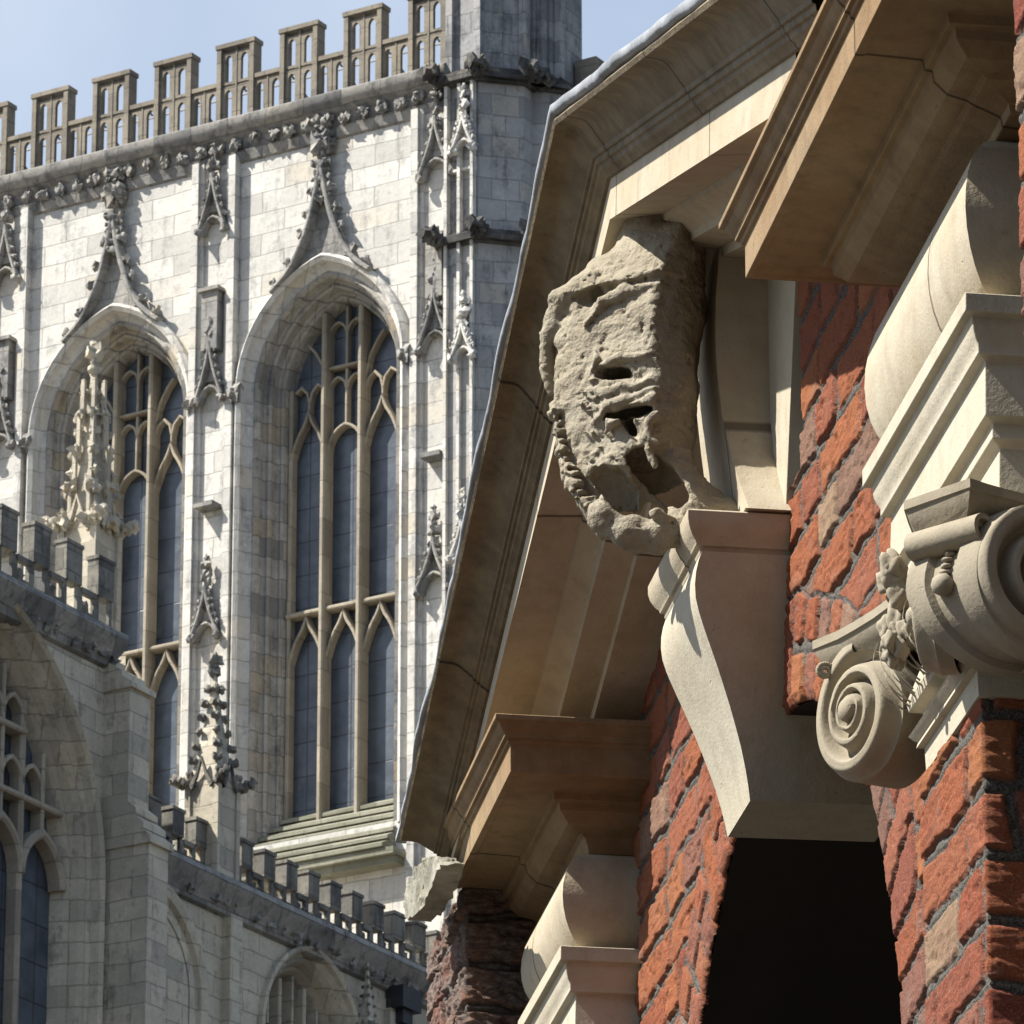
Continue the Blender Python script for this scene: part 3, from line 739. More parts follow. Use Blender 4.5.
# ---- brick surfaces as displaced sheets, every brick with its own face
CH, BL = 0.0735, 0.235
def bricks(s, z, wob, seed=0, ch=CH, bl=BL):
    """returns (relief, brick tone, mortar mask) of coursed brickwork"""
    p = np.stack([s * 9, z * 9, np.full_like(s, seed * 3.1)], -1)
    wz = (fbm(p, seed, 3) - .5) * .028 * wob; ws = (fbm(p + 40, seed + 5, 3) - .5) * .05 * wob
    zz = z + wz; row = np.floor(zz / ch)
    jit = hash1(row, row * 0 + 3, seed) * .12
    alt = (row % 2) * bl * .25
    ss = s + ws + jit + alt
    L2 = bl * 1.5; b = np.floor(ss / L2); f = ss - b * L2           # stretcher then header
    hd = f > bl; idx = b * 2 + hd; lo = np.where(hd, bl, 0.0); hi = np.where(hd, L2, bl)
    ds = np.minimum(f - lo, hi - f); dz = np.minimum(zz - row * ch, (row + 1) * ch - zz)
    return shape(s, z, ds, dz, idx, row, seed)
def shape(s, z, ds, dz, idx, row, seed):
    n = fbm(np.stack([s * 38, z * 60, s * 0 + seed], -1), seed + 9, 4, .6)
    jt = .0066 + (n - .5) * .009
    d = np.minimum(ds, dz) - jt
    rnd = hash1(idx, row, seed + 1)
    k = np.clip(d / .0032, 0, 1); k = k * k * (3 - 2 * k)
    crag = fbm(np.stack([s * 34 , z * 150, s * 0 + 3 + seed], -1), seed + 20, 4, .62)
    pits = np.clip((fbm(np.stack([s * 40, z * 70, s * 0 + 8], -1), seed + 30, 3) - .60) * 6, 0, 1)
    tilt = (hash1(idx, row, seed + 2) - .5) * .010
    rel = k * (.0028 + tilt * .40 + (crag - .5) * .0052 - pits * .003) + (1 - k) * ((n - .5) * .004 - .0006 - .0035 * np.exp(-((d + .001) / .0022) ** 2))
    return rel, rnd, 1 - np.clip(d / .003 + .5, 0, 1)
def put_sheet(name, P_, N_, rel, tone, mort, keep, mat, parent=None):
    """P_, N_: (a,b,3) arrays of base points and outward normals"""
    a_, b_ = rel.shape
    Q = P_ + N_ * rel[..., None] - np.array([3.2, YC, 0])
    idx = np.arange(a_ * b_).reshape(a_, b_)
    F = np.stack([idx[:-1, :-1], idx[1:, :-1], idx[1:, 1:], idx[:-1, 1:]], -1).reshape(-1, 4)
    if keep is not None:
        kq = keep[:-1, :-1] & keep[1:, :-1] & keep[1:, 1:] & keep[:-1, 1:]; F = F[kq.reshape(-1)]
    used = np.unique(F); mp = np.full(a_ * b_, -1); mp[used] = np.arange(len(used))
    V = Q.reshape(-1, 3)[used]; F = mp[F]
    me = bpy.data.meshes.new(name); me.vertices.add(len(V)); me.vertices.foreach_set('co', V.reshape(-1))
    me.loops.add(F.size); me.loops.foreach_set('vertex_index', F.reshape(-1).astype(np.int32))
    me.polygons.add(len(F)); me.polygons.foreach_set('loop_start', np.arange(0, F.size, 4, dtype=np.int32))
    me.update(calc_edges=True)
    ca = me.color_attributes.new('brk', 'FLOAT_COLOR', 'POINT')
    c = np.zeros((len(V), 4)); c[:, 3] = 1
    c[:, 0] = tone.reshape(-1)[used]; c[:, 1] = mort.reshape(-1)[used]
    ca.data.foreach_set('color', c.reshape(-1))
    me.polygons.foreach_set('use_smooth', np.ones(len(F), bool))
    me.materials.append(mat); me.validate()
    o = bpy.data.objects.new(name, me); COL.objects.link(o); o.parent = parent or bb
    return o

# facade with the arch: coursed above, a ring of radial bricks round the opening
AZ, AR = 3.473, 0.743
ys = np.arange(6.2, 8.62, .0042); zs = np.arange(3.2, 4.98, .0024)
Yg, Zg = np.meshgrid(ys, zs, indexing='ij')
rr = np.hypot(Yg - YC, Zg - AZ); th = np.arctan2(Zg - AZ, Yg - YC)
relA, toA, moA = bricks(Yg, Zg, 1.0, 3)
s_ = th * .82 + (fbm(np.stack([Yg * 12, Zg * 12, Yg * 0], -1), 77, 3) - .5) * .03
ring = AR + .148 + (fbm(np.stack([Yg * 7, Zg * 7, Yg * 0 + 4], -1), 78, 2) - .5) * .03
rr2 = rr + (fbm(np.stack([Yg * 14, Zg * 14, Yg * 0 + 9], -1), 79, 3) - .5) * .012
vi = np.floor(s_ / .072); dv = np.minimum(s_ - vi * .072, (vi + 1) * .072 - s_)
split = hash1(vi, vi * 0 + 5, 9) > .55
dr = np.minimum(rr2 - AR + .02, ring - rr2); dr = np.where(split, np.minimum(dr, np.abs(rr2 - AR - .07)), dr)
relV, toV, moV = shape(s_, rr2, dv, dr, vi, np.where(split & (rr2 > AR + .07), 2, 1).astype(int), 55)
inr = rr2 < ring
rel = np.where(inr, relV + .002, relA); tone = np.where(inr, toV, toA); mort = np.where(inr, moV, moA)
# a squared recess beside the keystone where the ring is patched
edge_n = (fbm(np.stack([th * 9, rr * 0, th * 0 + 2], -1), 90, 3) - .5) * .007
mort = np.where(rr < AR + .022, 0, mort)
keep = ((rr > AR + edge_n) | (Zg < 3.0))
keep &= ~((Yg > 7.343) & (Zg > 4.50) & (Yg < 7.9))
# pull the border vertices on to the arch line
Yp, Zp = Yg.copy(), Zg.copy()
near_e = (rr < AR + .006 + edge_n) & keep
k_ = np.where(near_e, (AR + edge_n) / np.maximum(rr, 1e-6), 1.0)
Yp = YC + (Yg - YC) * k_; Zp = AZ + (Zg - AZ) * k_
roll = np.clip((rr - AR - edge_n) / .014, 0, 1); rel = rel - (1 - roll) ** 2 * .010
Pt = np.stack([np.full_like(Yp, XW), Yp, Zp], -1); Nn = np.zeros_like(Pt); Nn[..., 0] = -1
put_sheet('arch_wall', Pt, Nn, rel, tone, mort, keep, M['brick'])

# brick piers that wrap round corners
def wrap(name, path, z0, z1, mat, seed, parent=None, du=.004, dz=.0026, amp=1.0):
    path = [np.array(p, float) for p in path]; S_, PP, NNn = [], [], []; acc = 0
    segs = list(zip(path[:-1], path[1:]))
    nrm = []
    for a_, b_ in segs:
        d = (b_ - a_) / np.linalg.norm(b_ - a_); nrm.append(np.array([-d[1], d[0]]))
    for i, (a_, b_) in enumerate(segs):
        l = np.linalg.norm(b_ - a_); n_ = max(2, int(l / du)); 
        for j in range(n_ + (1 if i == len(segs) - 1 else 0)):
            t_ = j / n_; p = a_ + (b_ - a_) * t_; nn = nrm[i].copy()
            if i > 0 and t_ * l < .008: q = .5 + .5 * t_ * l / .008; nn = nrm[i] * q + nrm[i - 1] * (1 - q)
            if i < len(segs) - 1 and (1 - t_) * l < .008: q = .5 + .5 * (1 - t_) * l / .008; nn = nrm[i] * q + nrm[i + 1] * (1 - q)
            S_.append(acc + t_ * l); PP.append(p); NNn.append(nn)
        acc += l
    S_ = np.array(S_); PP = np.array(PP); NNn = np.array(NNn); zz = np.arange(z0, z1, dz)
    Sg, Zg_ = np.meshgrid(S_, zz, indexing='ij')
    rel, tone, mort = bricks(Sg, Zg_, 1.0, seed); rel = rel * amp
    Pp = np.zeros(Sg.shape + (3,)); Pp[..., 0] = PP[:, 0][:, None]; Pp[..., 1] = PP[:, 1][:, None]; Pp[..., 2] = Zg_
    Nq = np.zeros_like(Pp); Nq[..., 0] = NNn[:, 0][:, None]; Nq[..., 1] = NNn[:, 1][:, None]
    # eat away the arrises a little
    return put_sheet(name, Pp, Nq, rel, tone, mort, None, mat, parent)
pil = wrap('brick_pilaster', [(1.62, 6.125), (1.455, 6.125), (1.455, 6.42), (1.53, 6.42)], 3.15, 3.772, M['brick'], 21)
wrap('pier', [(1.75, 9.025), (1.338, 9.03), (1.338, 9.42), (1.75, 9.42)], 3.7, 4.455, M['brick_soot'], 31, amp=2.2)['label'] = 'soot-blackened brick pier'
wrap('pier', [(1.75, 4.7), (1.338, 4.7), (1.338, 5.41), (1.75, 5.41)], 3.1, 4.75, M['brick'], 41)
mb = MB()
mb.box(1.46, 1.62, 6.13, 6.415, 0, 3.75); near(mb, 'pilaster_core', M['mortar'])
for y0_, y1_, zt_ in ((9.04, 9.41, 4.44), (4.71, 5.40, 4.74)):
    mb = MB(); mb.box(1.347, 1.75, y0_, y1_, 0, zt_); near(mb, 'pier_core', M['mortar'])
# intrados and passage behind the arch, its shade painted near black
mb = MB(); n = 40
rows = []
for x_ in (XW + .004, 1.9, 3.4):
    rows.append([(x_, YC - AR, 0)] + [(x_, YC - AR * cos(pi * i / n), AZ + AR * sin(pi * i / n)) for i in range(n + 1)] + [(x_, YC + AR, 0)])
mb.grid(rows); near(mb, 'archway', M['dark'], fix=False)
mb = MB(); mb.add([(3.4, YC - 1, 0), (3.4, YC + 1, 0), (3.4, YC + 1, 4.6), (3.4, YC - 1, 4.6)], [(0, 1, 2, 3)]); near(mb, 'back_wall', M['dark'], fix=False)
# body of the building behind the facade
mb = MB()
for y0_, y1_ in ((3.0, YC - AR - .02), (YC + AR + .02, 12.0)): mb.box(1.56, 5.5, y0_, y1_, 0, 4.35)
mb.box(1.56, 5.5, YC - AR - .02, YC + AR + .02, AZ + AR + .02, 4.42)
mb.box(3.42, 5.5, YC - AR - .02, YC + AR + .02, 0, AZ + AR + .02)
near(mb, 'main_wall', M['mortar'])
mb = MB(); mb.prism([(5.5, 4.36), (9.6, 4.36), (YC, 4.92)], lambda p: (1.56, p[0], p[1]), lambda p: (5.4, p[0], p[1])); near(mb, 'roof', M['slate'])

# ---- mitred stone mouldings
def mould(prof, xf, y0, y1, xb=1.66, cut=None):
    """profile (o,z) carried round near return, front and far return, mitred"""
    m = MB()
    if cut:
        m.grid([[(xb, y0 - o_, z_), (xf - o_, y0 - o_, z_), (xf - o_, cut, z_)] for o_, z_ in prof])
        m.add([(xf - o_, cut, z_) for o_, z_ in prof] + [(xb, cut, prof[-1][1]), (xb, cut, prof[0][1])], [tuple(range(len(prof) + 2))]); return m
    m.grid([[(xb, y0 - o_, z_), (xf - o_, y0 - o_, z_), (xf - o_, y1 + o_, z_), (xb, y1 + o_, z_)] for o_, z_ in prof])
    return m
def entab(xa, y0, y1, z0, hfr, ocor, deep, dy=0.0, cut=None):
    """architrave front xa from y0 to y1, top at z0"""
    A_ = [(-.08, z0 + .0), (0, z0), (0, z0 - .021), (-.0085, z0 - .0225), (-.0095, z0 - .030), (-.0105, z0 - .038), (-.0135, z0 - .046), (-.0165, z0 - .052), (-.0165, z0 - .062), (-.0265, z0 - .066),
          (-.0240, z0 - .129), (-.0345, z0 - .133), (-.0330, z0 - .151), (-.0430, z0 - .158), (-.0400, z0 - .215), (-.12, z0 - .215)]
    ar = near(mould(A_, xa, y0, y1), 'architrave', M['cream_new'], angle=28, bevel=.0012)
    Fz = []
    for i in range(15):
        t_ = -pi / 2 + pi * i / 14; Fz.append((-.056 + .052 * cos(t_), z0 + hfr / 2 + hfr / 2 * sin(t_) * 1.0))
    fr = near(mould([(-.1, z0)] + Fz + [(-.1, z0 + hfr)], xa, y0, y1), 'frieze', M['cream'], angle=50)
    zc = z0 + hfr + deep; o = ocor
    B_ = [(-.09, z0 + hfr - .002), (-.05, z0 + hfr + .001), (-.048, z0 + hfr + .012), (o - .128, zc - .050), (o - .122, zc - .046), (o - .100, zc - .040), (o - .086, zc - .026), (o - .084, zc - .014), (o - .076, zc - .013), (o - .074, zc - .001),
          (o - .012, zc + .0015), (o - .010, zc), (o, zc), (o, zc + .042), (o + .004, zc + .0435), (o + .005, zc + .049), (o + .010, zc + .0495), (o + .010, zc + .055), (o + .016, zc + .060), (o + .020, zc + .068), (o + .026, zc + .071), (o + .026, zc + .079), (-.1, zc + .082)]
    co = near(mould(B_, xa, y0 - dy, y1, cut=cut), 'cornice', M['ochre'], angle=28, bevel=.0012)
    return ar, fr, co
NA = entab(1.42, 6.00, 6.53, 4.179, .200, .11, .075, .07)
FA = entab(1.403, 8.55, 8.945, 4.22, .155, .086, .074, cut=9.03)
# ---- raking cornice with its lead
def rz(y, z): 
    d = y - YC
    return z - ((.312 + .40 * min(.15, max(0, z - 4.92))) * d if d > 0 else .310 * -d)
def rake(prof, ya, yb, n=1):
    m = MB(); Ysr = [ya, YC, yb]
    m.grid([[(x_, y_, rz(y_, z_)) for y_ in Ysr] for x_, z_ in prof])
    return m
RK = [(1.240, 5.068), (1.233, 5.058), (1.236, 5.052), (1.243, 5.051), (1.252, 5.050), (1.260, 5.047), (1.266, 5.041), (1.272, 5.032), (1.279, 5.022), (1.285, 5.0145), (1.286, 5.008),
      (1.290, 5.007), (1.291, 4.999), (1.295, 4.998), (1.297, 4.991), (1.302, 4.987), (1.3055, 4.981), (1.3105, 4.980), (1.309, 4.921), (1.318, 4.923), (1.372, 4.927), (1.374, 4.918), (1.392, 4.912), (1.404, 4.900), (1.406, 4.890), (1.45, 4.886), (1.452, 4.872), (1.62, 4.868)]
rk = near(rake(RK[:18], 6.12, 9.02), 'raking_cornice', M['rake'], angle=30)
rk2 = near(rake([(1.3105, 4.9803)] + RK[18:], 6.33, 9.02), 'raking_corona', M['cream'], rk, angle=30)
mb = MB()                                             # backing stone, keeps the cornice solid
mb.grid([[(x_, y_, rz(y_, z_)) for y_ in (6.33, YC, 9.02)] for x_, z_ in ((1.25, 5.06), (1.7, 5.06), (1.7, 4.86), (1.6, 4.86))])
mb.add([(x_, 9.02, rz(9.02, z_)) for x_, z_ in RK + [(1.7, 4.87), (1.7, 5.06)]], [tuple(range(len(RK) + 2))])
near(mb, 'cornice_backing', M['rake'], rk, fix=False)
# lead sheet dressed over the top, its edge wavering
yl = np.concatenate([np.arange(6.10, YC, .02), np.arange(YC, 9.04, .02)]); m = MB()
def lw(y, k): return (vnoise(np.array([y * 9, k, 1.0]), 5) - .5) * .006 + (vnoise(np.array([y * 31, k, 2.0]), 6) - .5) * .003
rows = []
for j, (dx, dz) in enumerate(((.60, .012), (.05, .010), (.008, .008), (.000, .000), (-.0005, -.009), (.002, -.013), (.016, -.014))):
    rows.append([(1.229 + dx + (lw(y, 1) * .5 if j < 3 else lw(y, 1)), y, rz(y, 5.078 + dz) + (lw(y, 3) if j > 2 else lw(y, 3) * .4)) for y in yl])
m.grid(rows); near(m, 'lead_flashing', M['lead'], rk, angle=60, fix=False)
# rough end stone under the foot of the rake
m = MB(); m.prism([(8.92, 4.462), (8.77, 4.405), (8.98, 4.398), (9.14, 4.430), (9.18, 4.484), (9.05, 4.486)], lambda p: (1.262, p[0], p[1]), lambda p: (1.298, p[0], p[1]))
me = None
o = m.build('kneeler_stone', M['rough'], None, fix=False)
bm = bmesh.new(); bm.from_mesh(o.data); bmesh.ops.triangulate(bm, faces=bm.faces); bmesh.ops.subdivide_edges(bm, edges=bm.edges, cuts=3); bmesh.ops.triangulate(bm, faces=bm.faces); bmesh.ops.subdivide_edges(bm, edges=bm.edges, cuts=2); bmesh.ops.triangulate(bm, faces=bm.faces); bmesh.ops.remove_doubles(bm, verts=bm.verts, dist=1e-5); bmesh.ops.recalc_face_normals(bm, faces=bm.faces)
for v in bm.verts:
    t_ = np.array(v.co); v.co += Vector([(float(fbm(t_ * 60 + k * 7, 3, 3)) - .5) * .013 for k in range(3)])
bm.to_mesh(o.data); bm.free(); localise(o, bb)

# ---- keystone console, its cap and the tympanum block above
KP = [(4.412, 1.4045), (4.40, 1.4005), (4.385, 1.3975), (4.369, 1.3965), (4.352, 1.398), (4.335, 1.4025), (4.321, 1.4075), (4.300, 1.4155), (4.275, 1.4255), (4.248, 1.4355), (4.220, 1.4455), (4.195, 1.4535), (4.169, 1.4615), (4.140, 1.4685), (4.120, 1.4725), (4.1005, 1.4755)]
def kw_(z, s):                                         # wedge: near and far sides by height
    t_ = (z - 4.10) / .33
    return 7.497 - .070 * t_ if s < 0 else 7.650 + .046 * t_
m = MB(); xbk = 1.67
m.grid([[(x_, kw_(z_, -1), z_) for z_, x_ in KP], [(x_, kw_(z_, 1), z_) for z_, x_ in KP]])
for s_ in (-1, 1): m.add([(x_, kw_(z_, s_), z_) for z_, x_ in KP] + [(xbk, kw_(4.1, s_), 4.1035), (xbk, kw_(4.412, s_), 4.412)], [tuple(range(len(KP) + 2))])
m.add([(1.4755, kw_(4.1, -1), 4.1005), (1.4755, kw_(4.1, 1), 4.1005), (xbk, kw_(4.1, 1), 4.1035), (xbk, kw_(4.1, -1), 4.1035)], [(0, 1, 2, 3)])
ks = near(m, 'keystone', M['cream_new'], angle=25)
CP = [(-.02, 4.408), (.0, 4.409), (.002, 4.412), (.002, 4.418), (.007, 4.4195), (.008, 4.424), (.013, 4.430), (.018, 4.440), (.0205, 4.450), (.0205, 4.462), (.016, 4.4645), (-.1, 4.466)]
near(mould(CP, 1.404, 7.436, 7.688, 1.64), 'keystone_cap', M['cream'], ks, angle=35, bevel=.0008)
# flush tapered stone over the keystone, and the block the carving grows from
m = MB(); m.prism([(7.436, 4.43), (7.70, 4.43), (7.78, 4.93), (7.325, 4.80)], lambda p: (XW - .007, p[0], p[1]), lambda p: (1.7, p[0], p[1]))
near(m, 'tympanum_stone', M['cream_new'], bevel=.001)
m = MB(); pts = []
for i in range(9):
    t_ = i / 8; z_ = 4.466 + .45 * t_; pts.append((z_, 7.41 + .10 * min(1, t_ * 3.2) ** .8 + .012 * t_, 1.452 + .010 * cos(t_ * 5)))
m.add([(XW, 7.41, 4.4662), (1.458, 7.41, 4.4662), (1.458, 7.66, 4.4662), (XW, 7.66, 4.4662)], [(0, 1, 2, 3)])
m.grid([[(XW, y_, z_) for z_, y_, x_ in pts], [(x_, y_, z_) for z_, y_, x_ in pts], [(x_, 7.66 + .02 * (z_ - 4.466), z_) for z_, y_, x_ in pts], [(XW, 7.66 + .02 * (z_ - 4.466), z_) for z_, y_, x_ in pts]])
m.box(1.41, 1.60, 7.438, 7.686, 4.445, 4.4655)
near(m, 'corbel_block', M['cream'], angle=40)
# tympanum infill left and right behind the carving, in brick shade
# ---- Ionic capital with canted volutes
zA1, zA0 = 3.965, 3.925
def abac(z_, s_):
    """plan of the abacus at inset s_ (m)"""
    pl = [(1.66, 5.99 + s_)]
    # near return side, concave, from the wall to the near horn
    for i in range(9):
        t_ = i / 8; x_ = 1.60 - (1.60 - 1.418) * t_; pl.append((x_, 5.992 + .062 * sin(pi * (.5 + .5 * t_)) ** .9 + s_))
    k = s_ * .9
    pl += [(1.364 + k, 6.069 + s_ * .3)]
    for i in range(1, 12):
        t_ = i / 12; y_ = 6.069 + (6.516 - 6.069) * t_; pl.append((1.362 + .056 * sin(pi * t_) + s_, y_))
    pl += [(1.356 + k, 6.516 - s_ * .3), (1.41 + s_ * .3, 6.596 - s_), (1.66, 6.54 - s_)]
    return [(x_, y_, z_) for x_, y_ in pl]
m = MB()
prf = [(.0, zA1), (.0, zA1 - .010), (.003, zA1 - .0115), (.005, zA1 - .018), (.011, zA1 - .028), (.020, zA1 - .036), (.022, zA1 - .041), (.05, zA1 - .041)]
m.grid([abac(z_, s_) for s_, z_ in prf]); tp_ = abac(zA1, 0); m.add(tp_, [tuple(range(len(tp_)))])
cap = near(m, 'capital', M['capst'], angle=35)
# core bell, echinus, astragal and neck
m = MB()
m.grid([[(1.66, 6.12 - o_, z_), (1.452 - o_, 6.12 - o_, z_), (1.452 - o_, 6.375 + o_, z_), (1.66, 6.375 + o_, z_)] for o_, z_ in
        ((-.01, 3.93), (.0, 3.90), (.012, 3.868), (.018, 3.852), (.016, 3.842), (.003, 3.838), (.003, 3.822), (.012, 3.820), (.0165, 3.814), (.012, 3.808), (.008, 3.805), (.0095, 3.799), (.002, 3.797), (.001, 3.770), (-.02, 3.768))])
near(m, 'neck', M['cream_new'], cap, angle=30)
def volute(c, R_, d, thick, turn, name='volute', lean=0.0, th0=pi / 2):
    """carved spiral: c centre, d unit direction (x,y) of the plate, relief on the side d rotated by -90 degrees; turn=+1/-1 handedness"""
    m = MB(); nr, na = 46, 120
    dv = Vector((d[0], d[1], 0)).normalized(); up = Vector((0, 0, 1)); nn = up.cross(dv) * 1.0
    g_ = 0.30                                          # radius ratio per full turn
    rows = []
    for i in range(na + 1):
        th_ = 2 * pi * i / na; row = []
        ro = R_ * (1 - .17 * (i / na))
        for j in range(nr + 1):
            r_ = ro * j / nr
            rn = max(r_ / R_, 1e-4)
            ph = (math.log(rn) / math.log(1 / 1.95) - (th_ / (2 * pi)) * (math.log(1 / .83) / math.log(1.95)) ) 
            # spiral phase: advances one band per turn
            ph = math.log(1 / rn) / math.log(1.72) - th_ / (2 * pi) * 1.0 + (math.log(1 / (1 - .17 * (i / na))) * 0)
            f = ph - math.floor(ph)
            band = .5 - .5 * cos(2 * pi * min(1, max(0, (f - .22) / .78)))      # concave channel between fillets
            h = -.020 * band * min(1, rn * 2.2) + (.012 * (1 - rn) if rn > .0 else 0)
            if rn < .17: h = .012 + .010 * sqrt(max(0, 1 - (rn / .17) ** 2)) - .004
            p = Vector(c) + dv * (turn * r_ * cos(th_ + th0)) + up * (r_ * sin(th_ + th0)) + nn * (h + .016)
            p += dv * 0 + nn * lean * (r_ * cos(th_) * turn) 
            row.append(tuple(p))
        row.append(tuple(Vector(c) + dv * (turn * ro * cos(th_ + th0)) + up * (ro * sin(th_ + th0)) - nn * .004))
        row.append(tuple(Vector(c) + dv * (turn * ro * .985 * cos(th_ + th0)) + up * (ro * .985 * sin(th_ + th0)) - nn * thick))
        rows.append(row)
    m.grid(rows)
    return near(m, name, M['capst'], cap, angle=50, fix=True)
# far front volute, turned out towards the corner
f1 = radians(22)
volute((1.405, 6.466, 3.865), .0835, (-sin(f1), cos(f1)), .055, -1)
# near front volute (same plate direction mirrored) and the near return volute
volute((1.414, 6.142, 3.866), .070, (sin(f1), cos(f1)), .02, -1)
f2 = radians(16)
CV = Vector((1.497, 6.018, 3.862)); RV = .083
volute(tuple(CV), RV, (-cos(f2), -sin(f2)), .015, -1)
HX = Vector((-.056, .080, 0))                          # rim band runs along the horn: two fillets, sunk channel
m = MB(); rows = []; dvv = Vector((-cos(f2), -sin(f2), 0))
for i in range(33):
    t_ = -pi * .56 + pi * 1.10 * i / 32; rad = dvv * cos(t_) + Vector((0, 0, 1)) * sin(t_)
    row = []; hx = HX * (1.0 - .25 * max(0, -sin(t_)))
    for f, h in ((-.08, -.012), (-.08, .0), (.0, .002), (.20, .002), (.23, -.006), (.62, -.006), (.65, .002), (.92, .002), (.98, -.003), (.98, -.02)):
        row.append(tuple(CV + rad * (RV + h) + hx * f))
    rows.append(row)
m.grid(rows)
near(m, 'volute_band', M['capst'], cap, angle=35)
m = MB()
for i in range(11):
    t_ = pi * (.34 - .030 * i); rad = dvv * cos(t_) + Vector((0, 0, 1)) * sin(t_)
    m.blob(tuple(CV + rad * (RV - .004) + HX * .42), .0052, i, rough=.12, sq=(1.3, 1.3, .6), sub=2)
p = CV + dvv * (RV - .001) + HX * .42; m.blob(tuple(p + Vector((0, 0, -.004))), .0125, 3, rough=.04, sub=2)
near(m, 'bead', M['capst'], cap, smooth=True)
m = MB()                                              # little roll under the near horn
ax_ = Vector((1.418, 5.992, 3.912)) - Vector((1.364, 6.069, 3.912)); c0 = Vector((1.374, 6.068, 3.912)); c1 = c0 + ax_ * .92 + Vector((.01, .0, 0))
u1 = ax_.normalized(); u2 = Vector((0, 0, 1)); u3 = u1.cross(u2)
m.grid([[tuple(c + (u2 * cos(k * pi / 8) + u3 * sin(k * pi / 8)) * r_) for k in range(16)] for c, r_ in ((c0, .004), (c0, .0165), (c1, .0165), (c1, .011), (c1 - u1 * .006, .010), (c1 - u1 * .006, .003))], close=True)
near(m, 'horn_roll', M['capst'], cap, angle=40)
# rosette in the middle of the abacus, acanthus tufts under it
m = MB()
rj = random.Random(4)
for i in range(26):
    t_ = i / 25
    m.blob((1.400 + rj.uniform(-.012, .006), 6.27 + rj.uniform(-.022, .022), 3.962 - .10 * t_ + rj.uniform(-.004, .004)), .013 - .004 * t_, i, rough=.22, sq=(1, .8, 1.3), sub=3)
near(m, 'rosette', M['capst'], cap, smooth=True)
m = MB()
for i in range(22):
    y_ = 6.18 + i * .0105
    m.grid([[(1.432 - .028 * sin(k / 8 * pi * .8) - .006 * math.cos(i * 2.2), y_ + w_ * (1 - .1 * k) * .55 + .003 * sin(i * 1.7 + k), 3.846 + .010 * k * (.8 + .3 * sin(i * 2.3))) for w_ in (-.0055, 0, .0055)] for k in range(9)])
near(m, 'acanthus', M['capst'], cap, smooth=True)
TX, TY, TZ = 1.366, 6.50, 3.924
m = MB()                                              # small scroll at the far edge of the far volute
for i in range(40):
    a_ = i * .28; r_ = .0175 * math.exp(-.11 * a_); m.blob((TX + r_ * .62 * cos(a_), TY, TZ + r_ * .62 * sin(a_)), .0030, i, rough=.05, sub=1)
near(m, 'tendril', M['capst'], cap, smooth=True)

